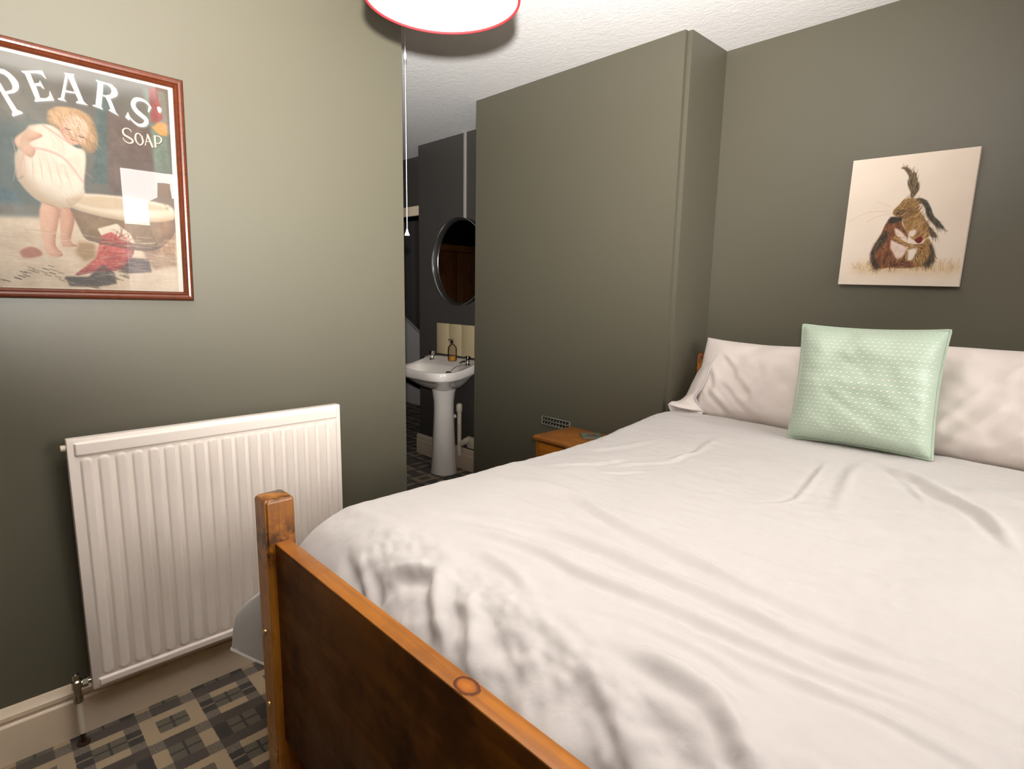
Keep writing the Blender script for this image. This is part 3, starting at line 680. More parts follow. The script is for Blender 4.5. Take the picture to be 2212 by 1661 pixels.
# traced outlines of the flat artwork, in sheet coordinates
PO = {"P_out":[[-0.4346,-0.0875],[-0.4187,-0.0792],[-0.4097,-0.078],[-0.4007,-0.0779],[-0.3906,-0.0837],[-0.3825,-0.0916],[-0.3763,-0.1015],[-0.3751,-0.1124],[-0.378,-0.1215],[-0.3858,-0.1296],[-0.3997,-0.1359],[-0.3832,-0.1686],[-0.3741,-0.1714],[-0.372,-0.1754],[-0.3928,-0.1878],[-0.3949,-0.1838],[-0.393,-0.1758],[-0.4274,-0.0983],[-0.4335,-0.0914]],"P_in":[[-0.4105,-0.089],[-0.4015,-0.0909],[-0.3954,-0.0968],[-0.3902,-0.1067],[-0.3881,-0.1157],[-0.39,-0.1227],[-0.4028,-0.1299],[-0.4195,-0.0932]],"E":[[-0.3688,-0.0723],[-0.326,-0.0596],[-0.3187,-0.0785],[-0.3207,-0.0785],[-0.3288,-0.0706],[-0.3369,-0.0698],[-0.3508,-0.073],[-0.3444,-0.0959],[-0.3345,-0.0917],[-0.3326,-0.0847],[-0.3243,-0.1046],[-0.3273,-0.1046],[-0.3323,-0.0997],[-0.3413,-0.1009],[-0.3348,-0.1288],[-0.3229,-0.1265],[-0.316,-0.1194],[-0.3143,-0.1044],[-0.3058,-0.1283],[-0.3456,-0.1409],[-0.3477,-0.139],[-0.3448,-0.1329],[-0.3617,-0.0772],[-0.3668,-0.0753]],"A1":[[-0.2811,-0.0528],[-0.2582,-0.0504],[-0.2611,-0.0565],[-0.2431,-0.1142],[-0.2339,-0.123],[-0.2599,-0.1235],[-0.259,-0.1185],[-0.254,-0.1164],[-0.273,-0.0617],[-0.2781,-0.0578]],"A2":[[-0.2781,-0.0568],[-0.273,-0.0607],[-0.285,-0.1189],[-0.2799,-0.1248],[-0.2979,-0.1241],[-0.298,-0.1201],[-0.292,-0.118]],"A3":[[-0.2824,-0.0959],[-0.2604,-0.0955],[-0.2593,-0.0995],[-0.2833,-0.1019]],"R_out":[[-0.2131,-0.0517],[-0.1951,-0.0534],[-0.1771,-0.054],[-0.1659,-0.0639],[-0.1627,-0.0748],[-0.1666,-0.0839],[-0.1765,-0.091],[-0.1814,-0.0931],[-0.1772,-0.1051],[-0.1709,-0.1259],[-0.1637,-0.1348],[-0.1879,-0.1252],[-0.1869,-0.1222],[-0.1829,-0.1222],[-0.1872,-0.1052],[-0.1924,-0.0923],[-0.1995,-0.0904],[-0.204,-0.1195],[-0.1999,-0.1264],[-0.2239,-0.1219],[-0.223,-0.1188],[-0.217,-0.1177],[-0.208,-0.0586],[-0.2111,-0.0546]],"R_in":[[-0.196,-0.0584],[-0.187,-0.0582],[-0.1789,-0.0651],[-0.1778,-0.0741],[-0.1816,-0.0821],[-0.1905,-0.0863],[-0.1985,-0.0874]],"S":[[-0.0864,-0.0955],[-0.0895,-0.0875],[-0.0996,-0.0797],[-0.1127,-0.0779],[-0.1236,-0.0831],[-0.1284,-0.0972],[-0.1221,-0.1101],[-0.11,-0.1199],[-0.0998,-0.1277],[-0.0987,-0.1377],[-0.1065,-0.1458],[-0.1185,-0.1481],[-0.1316,-0.1403],[-0.1398,-0.1304]],"S_t1":[[-0.0895,-0.0885],[-0.0824,-0.0914],[-0.0911,-0.1096],[-0.0932,-0.1056]],"S_t2":[[-0.142,-0.1175],[-0.1497,-0.1346],[-0.1416,-0.1404],[-0.1367,-0.1344]],"apos":[[-0.0695,-0.0892],[-0.0645,-0.0861],[-0.0595,-0.089],[-0.0574,-0.095],[-0.0622,-0.1031],[-0.0673,-0.0992]],"s_S":[[-0.1371,-0.1714],[-0.1402,-0.1654],[-0.1492,-0.1636],[-0.1571,-0.1707],[-0.1549,-0.1817],[-0.1458,-0.1865],[-0.1357,-0.1924],[-0.1366,-0.1994],[-0.1456,-0.2025],[-0.1546,-0.1977],[-0.1578,-0.1907]],"s_O":[[-0.1098,-0.1879],[-0.1097,-0.1929],[-0.1116,-0.1969],[-0.1136,-0.2],[-0.1166,-0.202],[-0.1196,-0.2021],[-0.1216,-0.2001],[-0.1246,-0.1972],[-0.1267,-0.1932],[-0.1278,-0.1882],[-0.1279,-0.1832],[-0.127,-0.1782],[-0.126,-0.1752],[-0.1231,-0.1721],[-0.1201,-0.1721],[-0.1171,-0.172],[-0.115,-0.175],[-0.112,-0.1779],[-0.1109,-0.1829],[-0.1098,-0.1879]],"s_A":[[-0.1046,-0.2008],[-0.0971,-0.1707],[-0.0866,-0.2015]],"s_Ab":[[-0.1018,-0.1888],[-0.0908,-0.1896]],"s_P":[[-0.0786,-0.2004],[-0.0791,-0.1704],[-0.0691,-0.1692],[-0.063,-0.1741],[-0.0639,-0.1831],[-0.0708,-0.1892],[-0.0778,-0.1884]],"teal_strip":[[-0.2112,-0.0466],[-0.1842,-0.0482],[-0.1882,-0.1642],[-0.2015,-0.3225],[-0.2374,-0.3271],[-0.2208,-0.1898]],"brown":[[-0.1918,-0.1293],[-0.1457,-0.1375],[-0.0876,-0.1425],[-0.0834,-0.2705],[-0.0983,-0.3357],[-0.199,-0.3495],[-0.1981,-0.2304]],"green_r":[[-0.1032,-0.0448],[-0.0453,-0.0438],[-0.0454,-0.2688],[-0.0854,-0.2705],[-0.0882,-0.1615]],"red_r":[[-0.0873,-0.0405],[-0.0693,-0.0402],[-0.056,-0.117],[-0.0648,-0.1281],[-0.0867,-0.1355]],"ochre":[[-0.0855,-0.1475],[-0.0697,-0.1322],[-0.0468,-0.1288],[-0.0462,-0.1648],[-0.0672,-0.1642]],"teal_l":[[-0.4509,-0.3598],[-0.4318,-0.3655],[-0.4057,-0.374],[-0.382,-0.4096],[-0.3523,-0.3931],[-0.3547,-0.4281],[-0.3936,-0.4328],[-0.4229,-0.4193],[-0.4567,-0.4319]],"floor":[[-0.4885,-0.4394],[-0.3547,-0.4281],[-0.2359,-0.4191],[-0.048,-0.4079],[-0.0268,-0.5385],[-0.0264,-0.6165],[-0.5043,-0.6297]],"dress":[[-0.3626,-0.2022],[-0.3308,-0.1917],[-0.3036,-0.1982],[-0.273,-0.2357],[-0.2478,-0.2483],[-0.2564,-0.3304],[-0.2588,-0.3625],[-0.2952,-0.3991],[-0.3312,-0.3987],[-0.3655,-0.3813],[-0.3932,-0.3428],[-0.3966,-0.3178],[-0.3962,-0.2848],[-0.3876,-0.2617],[-0.3781,-0.2305]],"arm":[[-0.3654,-0.2113],[-0.392,-0.2378],[-0.3906,-0.2587],[-0.3652,-0.2813],[-0.3536,-0.2591],[-0.3659,-0.2453],[-0.3362,-0.2218]],"hair":[[-0.3233,-0.1596],[-0.3026,-0.1422],[-0.2627,-0.1375],[-0.2335,-0.148],[-0.2199,-0.1808],[-0.2202,-0.2208],[-0.2358,-0.2461],[-0.2541,-0.2314],[-0.3067,-0.1943],[-0.3239,-0.1856]],"face":[[-0.295,-0.1791],[-0.2674,-0.1556],[-0.239,-0.1761],[-0.2445,-0.2082],[-0.2651,-0.2296],[-0.2831,-0.2289],[-0.2985,-0.2061]],"leg1":[[-0.3504,-0.3881],[-0.3172,-0.4015],[-0.3177,-0.4285],[-0.3295,-0.4967],[-0.3151,-0.5225],[-0.33,-0.5307],[-0.3512,-0.5161],[-0.3586,-0.4332]],"leg2":[[-0.3132,-0.4014],[-0.2882,-0.4],[-0.2846,-0.4339],[-0.2957,-0.4851],[-0.2825,-0.4979],[-0.3055,-0.5013],[-0.3166,-0.4915]],"tub_rim":[[-0.2996,-0.3772],[-0.2739,-0.3597],[-0.223,-0.3529],[-0.15,-0.3526],[-0.0769,-0.3574],[-0.0437,-0.3678],[-0.0461,-0.4028],[-0.1369,-0.4174],[-0.219,-0.4128],[-0.2842,-0.3979]],"tub_in":[[-0.2936,-0.3761],[-0.2708,-0.3667],[-0.2159,-0.3578],[-0.1339,-0.3593],[-0.0556,-0.374],[-0.1774,-0.3891],[-0.2493,-0.3903]],"tub":[[-0.2912,-0.401],[-0.2189,-0.4138],[-0.1369,-0.4184],[-0.0461,-0.4038],[-0.0453,-0.4478],[-0.1025,-0.4978],[-0.2076,-0.4916],[-0.2397,-0.4842],[-0.2659,-0.4726]],"tub_shadow":[[-0.2778,-0.4838],[-0.2397,-0.4892],[-0.242,-0.5272],[-0.2668,-0.5406],[-0.2882,-0.516]],"cloth_w":[[-0.2334,-0.4471],[-0.1877,-0.4283],[-0.1562,-0.4537],[-0.1448,-0.4816],[-0.1739,-0.474],[-0.2013,-0.4525],[-0.2261,-0.4649]],"cloth_r":[[-0.2261,-0.4649],[-0.1974,-0.4434],[-0.1578,-0.4778],[-0.1513,-0.5107],[-0.1875,-0.5573],[-0.2364,-0.5641],[-0.2922,-0.5771],[-0.242,-0.5272]],"cloth_d":[[-0.2277,-0.543],[-0.2003,-0.5675],[-0.1978,-0.5965],[-0.2476,-0.6083],[-0.3056,-0.6073],[-0.3151,-0.5825],[-0.2611,-0.5796]],"cloth_d2":[[-0.1601,-0.5218],[-0.1131,-0.523],[-0.1084,-0.5599],[-0.1623,-0.5659],[-0.1924,-0.5624]],"basket":[[-0.1433,-0.4525],[-0.0439,-0.4128],[-0.0408,-0.5388],[-0.1015,-0.5528],[-0.1211,-0.5192]],"soapdish":[[-0.4051,-0.521],[-0.3824,-0.5076],[-0.3612,-0.5173],[-0.364,-0.5313],[-0.3978,-0.5379]],"opening":[[-0.0285,-0.0295],[-0.0425,-0.6128],[-0.4064,-0.04],[-0.4523,-0.6268]]}
HA = {"ear1":[[0.4119,0.9037],[0.4482,0.908],[0.4906,0.8889],[0.514,0.8565],[0.5334,0.8624],[0.5426,0.8503],[0.559,0.8075],[0.583,0.768],[0.5869,0.7301],[0.567,0.6938],[0.5454,0.6725],[0.5245,0.6815],[0.5253,0.7118],[0.5059,0.7435],[0.4897,0.7827],[0.4978,0.82],[0.4686,0.8681],[0.4416,0.8933]],"head1":[[0.4667,0.6547],[0.5136,0.6708],[0.5702,0.6634],[0.606,0.6235],[0.5966,0.5638],[0.5535,0.5204],[0.4895,0.5157],[0.4386,0.5334],[0.403,0.5583],[0.408,0.5889],[0.4453,0.6253]],"ear2":[[0.5702,0.6634],[0.6175,0.6641],[0.6673,0.6348],[0.6993,0.5882],[0.7241,0.5349],[0.7663,0.4959],[0.8255,0.4345],[0.7718,0.4438],[0.7219,0.4829],[0.6784,0.5297],[0.6573,0.5831],[0.6297,0.6221],[0.5886,0.6396]],"ear3":[[0.6045,0.5633],[0.666,0.5003],[0.7181,0.4459],[0.7612,0.3997],[0.78,0.3658],[0.7329,0.3783],[0.6957,0.4392],[0.6346,0.5017]],"head2":[[0.4903,0.508],[0.5422,0.5514],[0.6029,0.5785],[0.6566,0.5157],[0.7034,0.4389],[0.7167,0.3862],[0.6818,0.3497],[0.6031,0.3517],[0.5599,0.3833],[0.5131,0.4459]],"body1":[[0.3736,0.5209],[0.422,0.5342],[0.4813,0.5161],[0.4944,0.4696],[0.5511,0.3912],[0.5511,0.3149],[0.5591,0.2384],[0.5712,0.2],[0.4629,0.1465],[0.3128,0.1347],[0.2705,0.21],[0.2708,0.2891],[0.3209,0.3824],[0.3465,0.4598]],"body2":[[0.5615,0.2918],[0.6553,0.3052],[0.7113,0.364],[0.7469,0.3183],[0.7761,0.2582],[0.7816,0.2061],[0.7477,0.1652],[0.672,0.1465],[0.5824,0.1694],[0.5535,0.2155]],"dark1":[[0.3209,0.3824],[0.3583,0.4282],[0.3876,0.3883],[0.33,0.2959],[0.2844,0.2415],[0.3469,0.1347],[0.3128,0.1347],[0.2705,0.21],[0.2708,0.2891]],"dark2":[[0.7307,0.3261],[0.7469,0.3183],[0.7761,0.2582],[0.7816,0.2061],[0.7477,0.1652],[0.7025,0.154],[0.7426,0.2139],[0.7524,0.266]],"dark3":[[0.3887,0.5358],[0.439,0.5295],[0.4842,0.5275],[0.4784,0.5047],[0.4269,0.4877],[0.3769,0.4897]],"chest1":[[0.4159,0.3565],[0.4762,0.3319],[0.5535,0.2919],[0.5357,0.231],[0.4893,0.2083],[0.4514,0.2551],[0.4225,0.2943]],"chest2":[[0.5712,0.2764],[0.6412,0.2904],[0.6309,0.2375],[0.6112,0.1998],[0.5792,0.2]],"armw":[[0.431,0.4489],[0.4739,0.432],[0.5454,0.3685],[0.5575,0.33],[0.5073,0.3465],[0.4533,0.3941]],"cheek":[[0.5559,0.4215],[0.611,0.4272],[0.5999,0.3822],[0.5599,0.3833]],"earw":[[0.5846,0.6399],[0.6211,0.6301],[0.6573,0.5831],[0.6345,0.5768],[0.6013,0.5937]],"armt":[[0.4313,0.3677],[0.5097,0.3234],[0.5936,0.2912],[0.6866,0.3046],[0.6846,0.3234],[0.5912,0.3141],[0.5155,0.3463],[0.4541,0.3864]],"heart":[[0.6071,0.3516],[0.6296,0.3624],[0.6517,0.3769],[0.6732,0.3575],[0.6643,0.3314],[0.6374,0.326]],"heart2":[[0.6647,0.2899],[0.6878,0.2933],[0.6816,0.2784]],"feet":[[0.4522,0.1698],[0.5239,0.1888],[0.6048,0.1846],[0.6389,0.1617],[0.6255,0.1389],[0.4637,0.1388]],"whisk":[[[0.0264,0.5123],[0.1798,0.5773],[0.3675,0.5794]],[[0.1873,0.5055],[0.27,0.5413],[0.3695,0.5599]],[[0.2576,0.6597],[0.3284,0.6321],[0.3805,0.6136]]],"eye":[[0.4324,0.553],[0.4547,0.5749],[0.4822,0.5849]],"nose":[[0.4357,0.5605],[0.4695,0.5511],[0.4993,0.5764]]}

# ------------------------------------------------------------------ framed poster on the left wall
PTILT = math.radians(.98); PO_Y, PO_Z = .550, 1.929
def pw(r, u, x): return Vector((x, PO_Y+r*math.cos(PTILT)+u*math.sin(PTILT), PO_Z-r*math.sin(PTILT)+u*math.cos(PTILT)))
PL, PB = -.535, -.642
pic = thing('framed_poster', 'soap advertisement poster in a polished mahogany frame above the radiator', 'picture', pw(PL/2, PB, 0))
PROF = [(0, .001), (0, .014), (.002, .020), (.006, .0245), (.011, .026), (.016, .0245), (.0185, .020), (.0205, .0215), (.0225, .020), (.0265, .012), (.0265, .004), (.012, .001)]
cs = [(PL, 0), (0, 0), (0, PB), (PL, PB)]; ins = [(1, -1), (-1, -1), (-1, 1), (1, 1)]
for i in range(4):
    j = (i+1) % 4; bm = B(); rings = []
    for c, s_ in ((cs[i], ins[i]), (cs[j], ins[j])):
        rings.append([bm.verts.new(pw(c[0]+s_[0]*d, c[1]+s_[1]*d, x)) for d, x in PROF])
    n = len(PROF)
    for k in range(n): bm.faces.new((rings[0][k], rings[0][(k+1) % n], rings[1][(k+1) % n], rings[1][k]))
    bm.faces.new(rings[0][::-1]); bm.faces.new(rings[1]); bmesh.ops.recalc_face_normals(bm, faces=bm.faces)
    obj('frame_rail', bm, M_frame if i % 2 else M_frame_v, pic, 25)
p = Paint(560, 680, PL+.02, -.020, PB+.02, -.02, (.40, .37, .31))
p.put(np.ones((p.h, p.w), np.float32), (100, 92, 78), 14, 1, .12)
p.put(p.blur((p.X < -.26).astype(np.float32)*(p.Y < -.20), 25)*.8, (66, 84, 78), 16, 3, .05)
p.poly(PO['teal_strip'], (66, 84, 76), 4, 12, 5); p.poly(PO['brown'], (92, 68, 54), 5, 10, 7); p.poly(PO['green_r'], (108, 118, 100), 3, 12, 9)
p.poly(PO['red_r'], (142, 58, 50), 2, 14, 11); p.poly(PO['ochre'], (208, 138, 58), 2, 10, 13); p.poly(PO['teal_l'], (58, 88, 92), 5, 14, 15)
p.poly(PO['floor'], (214, 190, 160), 6, 10, 17, .03); p.put(p.blur(((p.Y < -.40) & (p.Y > -.43) & (p.X < -.20)).astype(np.float32), 8)*.55, (150, 116, 92), 10, 18)
p.poly(PO['tub_shadow'], (160, 124, 82), 5); p.poly(PO['basket'], (158, 124, 92), 4, 14, 31)
p.poly(PO['leg1'], (222, 172, 140), 2, 6, 19, curve=True); p.poly(PO['leg2'], (206, 152, 120), 2, 6, 20, curve=True)
p.poly(PO['dress'], (226, 208, 184), 2, 7, 21, .03, curve=True); p.poly(PO['arm'], (218, 172, 142), 2, 5, 23, curve=True)
p.poly(PO['hair'], (190, 150, 104), 2, 16, 25, .015, curve=True); p.poly(PO['face'], (228, 186, 158), 3, 4, 27, curve=True)
p.hairs(PO['hair'], 60, .022, .002, [(168, 126, 84), (206, 170, 122)], lambda q: -1.0, .5, 3)
p.hairs(PO['dress'], 40, .05, .003, [(206, 186, 160), (236, 220, 200)], lambda q: -1.3, .35, 4)
p.poly(PO['tub'], (134, 104, 70), 2, 12, 29); p.poly(PO['tub_rim'], (224, 204, 176), 2, 4, 30, curve=True); p.poly(PO['tub_in'], (202, 176, 142), 3, 4, 32, curve=True)
p.poly(PO['cloth_d2'], (74, 56, 50), 2, 8, 33); p.poly(PO['cloth_r'], (186, 78, 66), 1.5, 26, 35, .02); p.poly(PO['cloth_d'], (70, 58, 48), 1.5, 10, 37); p.poly(PO['cloth_w'], (226, 208, 180), 1, 4, 38)
p.hairs(PO['cloth_r'], 24, .03, .006, [(150, 54, 48), (206, 104, 88)], lambda q: .9, .5, 6)
ctr = lambda k: np.array(PO[k]).mean(0)
def shade(k, c, off, al, soft=9):
    m = p.mask([tuple(q) for q in densify([*map(list, PO[k]), list(PO[k][0])], 4)]); m2 = p.blur(np.roll(np.roll(1-m, int(off[0]), 1), int(off[1]), 0), soft); p.put(m*m2*al, c)
shade('dress', (176, 150, 118), (16, 22), .9, 16); shade('arm', (180, 126, 96), (-5, 8), .8, 6); shade('leg1', (176, 118, 88), (-9, 0), .9, 7); shade('leg2', (160, 106, 78), (-8, 0), .9, 6)
shade('hair', (128, 92, 56), (-8, 8), .8, 8); shade('face', (204, 142, 112), (8, 6), .8, 7); shade('tub', (78, 56, 36), (-10, 10), .9, 12); shade('tub_rim', (176, 148, 112), (0, 10), .8, 6); shade('cloth_r', (120, 40, 36), (-8, 8), .8, 8)
fc = ctr('face')
for dx, dy in ((-.012, .004), (.016, -.010)): p.stroke([(fc[0]+dx-.005, fc[1]+dy+.001), (fc[0]+dx, fc[1]+dy-.001), (fc[0]+dx+.006, fc[1]+dy-.001)], .003, (96, 62, 44), al=.85)
p.stroke([(fc[0]-.008, fc[1]-.020), (fc[0]-.001, fc[1]-.023), (fc[0]+.008, fc[1]-.024)], .003, (176, 84, 74), al=.9)
p.stroke([(fc[0]+.004, fc[1]-.002), (fc[0]+.007, fc[1]-.012)], .002, (196, 136, 108), al=.8)
p.hairs(PO['hair'], 90, .03, .0016, [(150, 110, 68), (222, 188, 140), (120, 84, 48)], lambda q: -1.15, .45, 13)
p.stroke([PO['dress'][3], (-.335, -.195), (-.30, -.215)], [.002, .004, .002], (196, 150, 130), al=.7); p.stroke([PO['dress'][10], (-.37, -.262), (-.30, -.268), PO['dress'][5]], [.004, .007, .007, .004], (206, 158, 140), al=.65)
for q in range(7):
    x = -.40+q*.016; p.stroke([(x, -.235-.01*q), (x+.006, -.29), (x-.004+.004*q, -.345)], [.001, .004, .001], (196, 172, 142), al=.5)
for q in range(12): p.stroke([(-.18+.015*q, -.44+.012*RNG.random()), (-.17+.014*q, -.50)], .0025, (118, 88, 62), al=.45)
for q in range(220):
    x = -.50+.46*RNG.random(); y = -.46-.14*RNG.random(); p.stroke([(x, y), (x+.02+.02*RNG.random(), y+.003*RNG.normal())], .003, [(232, 212, 184), (190, 160, 128), (206, 176, 146)][q % 3], al=.28)
for q in range(260):
    x = -.50+.46*RNG.random(); y = -.05-.34*RNG.random()
    if p.a[min(p.h-1, max(0, int((y-p.e[2])/p.px))), min(p.w-1, max(0, int((x-p.e[0])/p.px)))].mean() < .48: p.stroke([(x, y), (x+.012*RNG.normal(), y+.014*RNG.normal())], .005, [(84, 78, 66), (70, 92, 88), (108, 96, 78)][q % 3], al=.22)
p.poly(PO['soapdish'], (176, 112, 88), 1.5, 8, 39, curve=True)
for q in range(60):
    x = -.50+RNG.random()*.33; y = -.585+.02*math.sin(x*30)+RNG.normal(0, .006); p.stroke([(x, y), (x+.012, y-.004)], .003, (120, 100, 72) if q % 3 else (70, 56, 40), al=.6)
CR = (247, 231, 214); SH = (120, 116, 112)
def letter(pts, hole=None):
    o = np.array([.0020, -.0040]); p.poly([tuple(np.array(a)+o) for a in pts], SH, 1, hole=[tuple(np.array(a)+o) for a in hole] if hole else None, al=.8); p.poly(pts, CR, 0, hole=hole)
letter(PO['P_out'], PO['P_in']); letter(PO['E']); letter(PO['A2']); letter(PO['A3']); letter(PO['A1']); letter(PO['R_out'], PO['R_in'])
for dx, c in (((.0018, -.0035), SH), ((0, 0), CR)):
    f = lambda L: [tuple(np.array(a)+np.array(dx)) for a in L]
    p.stroke(f(PO['S']), [.004, .007, .011, .0115, .0125, .0115, .010, .006, .004], c); p.poly(f(PO['S_t1']), c); p.poly(f(PO['S_t2']), c); p.poly(f(PO['apos']), c, curve=True)
CS = (236, 214, 190)
for dx, c in (((.0014, -.002), (60, 44, 36)), ((0, 0), CS)):
    f = lambda L: [tuple(np.array(a)+np.array(dx)) for a in L]
    p.stroke(f(PO['s_S']), [.002, .003, .0048, .0052, .0048, .003, .002], c); p.stroke(f(PO['s_O']), [.005, .0028, .005, .0028, .005], c)
    p.stroke(f(PO['s_A'])[:2], .0026, c); p.stroke(f(PO['s_A'])[1:], .0052, c); p.stroke(f(PO['s_Ab']), .002, c)
    q = f(PO['s_P']); p.stroke(q[:2], .005, c); p.stroke(q[1:], [.002, .0045, .002], c)
# white paper margin
p.put((p.X > -.0385).astype(np.float32), (244, 222, 205)); p.put((p.Y > -.0345).astype(np.float32), (244, 222, 205)); p.put((p.X < PL+.0385).astype(np.float32), (244, 222, 205)); p.put((p.Y < PB+.030).astype(np.float32)*.6, (236, 216, 196))
bm = B(); q = [bm.verts.new(pw(a, b, .0065)) for a, b in ((p.e[0], p.e[2]), (p.e[1], p.e[2]), (p.e[1], p.e[3]), (p.e[0], p.e[3]))]
q2 = [bm.verts.new(v.co-Vector((.002, 0, 0))) for v in q]
f = bm.faces.new(q); ul = bm.loops.layers.uv.new('UVMap')
for l, c in zip(f.loops, ((0, 0), (1, 0), (1, 1), (0, 1))): l[ul].uv = c
for k in range(4): bm.faces.new((q[k], q2[k], q2[(k+1) % 4], q[(k+1) % 4]))
bm.faces.new(q2[::-1])
obj('print', bm, print_mat('soap_poster_print', p.image('soap_poster_print'), gain=.48), pic)
bm = B(); g = [bm.verts.new(pw(a, b, .010)) for a, b in ((p.e[0], p.e[2]), (p.e[1], p.e[2]), (p.e[1], p.e[3]), (p.e[0], p.e[3]))]; bm.faces.new(g)
obj('glass', bm, M_glass, pic)

# ------------------------------------------------------------------ hare canvas over the bed
cc = Vector((1.4135, 2.6, 1.617)); CWd, CHt, crot = .391, .472, math.radians(1.05)
def cw_(x, z, y): return Vector((cc.x+x*math.cos(crot)+z*math.sin(crot), y, cc.z-x*math.sin(crot)+z*math.cos(crot)))
cv = thing('canvas_print', 'cream canvas print of two hugging hares on the wall above the bed', 'picture', cw_(0, -CHt/2, 2.597))
p = Paint(520, 628, 0, 1, 0, 1, (.97, .89, .79)); p.px = 1/520
p.put(np.ones((p.h, p.w), np.float32), (250, 232, 212), 3, 1, .3)
p.put(p.blur(((p.Y > .10) & (p.Y < .165) & (p.X > .12) & (p.X < .98)).astype(np.float32), 22)*.75, (222, 184, 132), 14, 3, .05)
for q in range(90):
    x = .10+RNG.random()*.88; y = .11+RNG.random()*.06; p.stroke([(x, y), (x+RNG.normal(0, .012), y+.02+.03*RNG.random())], .006, (186, 146, 92), al=.35)
for w_ in HA['whisk']: p.stroke(w_, .004, (228, 170, 150), al=.6)
b = lambda k, c, s=2, j=14, sd=1: p.poly(HA[k], c, s, j, sd, .03, curve=True)
TAN = [(120, 86, 44), (176, 132, 76), (92, 62, 32), (206, 168, 112)]; DRK = [(40, 34, 26), (78, 64, 44), (120, 96, 60)]; RST = [(112, 54, 30), (60, 34, 22), (166, 98, 54), (196, 134, 84)]
b('ear3', (96, 82, 60)); p.hairs(HA['ear3'], 60, .05, .006, DRK, lambda q: -1.0, .5, 1)
b('ear2', (66, 64, 50)); b('earw', (240, 214, 200), 3); p.hairs(HA['ear2'], 120, .05, .006, DRK+[(96, 104, 90)], lambda q: -1.0, .55, 2)
b('body1', (120, 74, 42)); p.hairs(HA['body1'], 330, .05, .008, RST, lambda q: -1.9, .55, 3); b('dark1', (48, 36, 26), 6); p.hairs(HA['dark1'], 120, .045, .007, DRK, lambda q: -1.9, .5, 4)
b('body2', (168, 128, 72)); p.hairs(HA['body2'], 220, .05, .008, TAN, lambda q: -1.2, .5, 5); b('dark2', (62, 52, 34), 6); p.hairs(HA['dark2'], 90, .045, .007, DRK, lambda q: -1.2, .5, 6)
b('head2', (172, 130, 76)); p.hairs(HA['head2'], 200, .045, .007, TAN, lambda q: .9, .5, 7)
b('head1', (150, 110, 62)); p.hairs(HA['head1'], 190, .045, .007, TAN, lambda q: .6, .5, 8)
b('dark3', (44, 38, 28), 3)
b('ear1', (92, 76, 52)); p.hairs(HA['ear1'], 170, .035, .006, DRK+[(176, 150, 104)], lambda q: 1.7, .55, 9)
b('chest1', (240, 214, 200), 3, 6); b('chest2', (246, 230, 214), 3, 4); b('armw', (242, 216, 200), 3, 6); b('cheek', (244, 222, 206), 3, 4)
p.hairs(HA['chest1'], 40, .04, .005, [(214, 170, 130), (250, 236, 224)], lambda q: -1.4, .5, 10); p.hairs(HA['armw'], 26, .04, .005, [(214, 170, 130), (250, 236, 224)], lambda q: -.6, .5, 11)
b('armt', (182, 134, 78), 1.5); p.hairs(HA['armt'], 80, .04, .006, TAN, lambda q: -.2, .5, 12)
b('feet', (110, 74, 44), 2); p.hairs(HA['feet'], 70, .04, .006, RST, lambda q: .1, .5, 13)
b('heart', (112, 14, 8), 1, 8); b('heart2', (140, 30, 14), 1, 4)
p.stroke(HA['eye'], .006, (40, 28, 18)); p.stroke(HA['nose'], .007, (60, 40, 24))
bm = B(); ys = 2.576
F = [bm.verts.new(cw_(a, c, ys)) for a, c in ((-CWd/2, -CHt/2), (CWd/2, -CHt/2), (CWd/2, CHt/2), (-CWd/2, CHt/2))]
K = [bm.verts.new(v.co+Vector((0, 2.5985-ys, 0))) for v in F]
f = bm.faces.new(F); ul = bm.loops.layers.uv.new('UVMap')
for l, c in zip(f.loops, ((0, 0), (1, 0), (1, 1), (0, 1))): l[ul].uv = c
for k in range(4):
    s_ = bm.faces.new((F[k], K[k], K[(k+1) % 4], F[(k+1) % 4]))
    for l in s_.loops: l[ul].uv = (.02, .98)
bm.faces.new(K[::-1]); bmesh.ops.recalc_face_normals(bm, faces=bm.faces)
obj('stretched_canvas', bm, print_mat('hare_canvas_print', p.image('hare_canvas_print'), .75, .66), cv, 20)

# ------------------------------------------------------------------ pendant lamp
LX, LY, LZ, LR = .8602, .8621, 1.982, .175
lamp = thing('pendant_lamp', 'round red pendant lampshade with a white lining hanging from the ceiling', 'lamp', (LX, LY, LZ))
M_red = fabric('red_shade_fabric', (.42, .010, .014), .04, rough=.8, sheen=0); M_lin = plain('white_shade_lining', (.86, .84, .82), .7, var=.01)
bm = B(); lathe(bm, [(LR-.0012, 0), (LR, 0), (LR, .26), (LR-.0012, .26)], (LX, LY, LZ), 96, capb=False, capt=False)
obj('shade', bm, M_red, lamp)
bm = B(); lathe(bm, [(LR-.0030, .002), (LR-.0014, .002), (LR-.0014, .258), (LR-.0030, .258)], (LX, LY, LZ), 96, capb=False, capt=False)
rs = [bm.verts[i] for i in range(0)]
o = obj('shade_lining', bm, M_lin, lamp); o['label'] = 'white inside of the shade'
bm = B(); tube(bm, [(LX+(LR-.001)*math.cos(a), LY+(LR-.001)*math.sin(a), LZ) for a in np.linspace(0, 2*math.pi, 97)], .0030, 8, False); obj('shade_rim', bm, M_red, lamp)
bm = B(); tube(bm, [(LX+.022*math.cos(a), LY+.022*math.sin(a), LZ+.20) for a in np.linspace(0, 2*math.pi, 25)], .002, 6, False)
for k in range(3):
    a = k*2*math.pi/3+.4; tube(bm, [(LX+.022*math.cos(a), LY+.022*math.sin(a), LZ+.20), (LX+(LR-.004)*math.cos(a), LY+(LR-.004)*math.sin(a), LZ+.25)], .002, 6)
obj('shade_ring', bm, M_plastic, lamp)
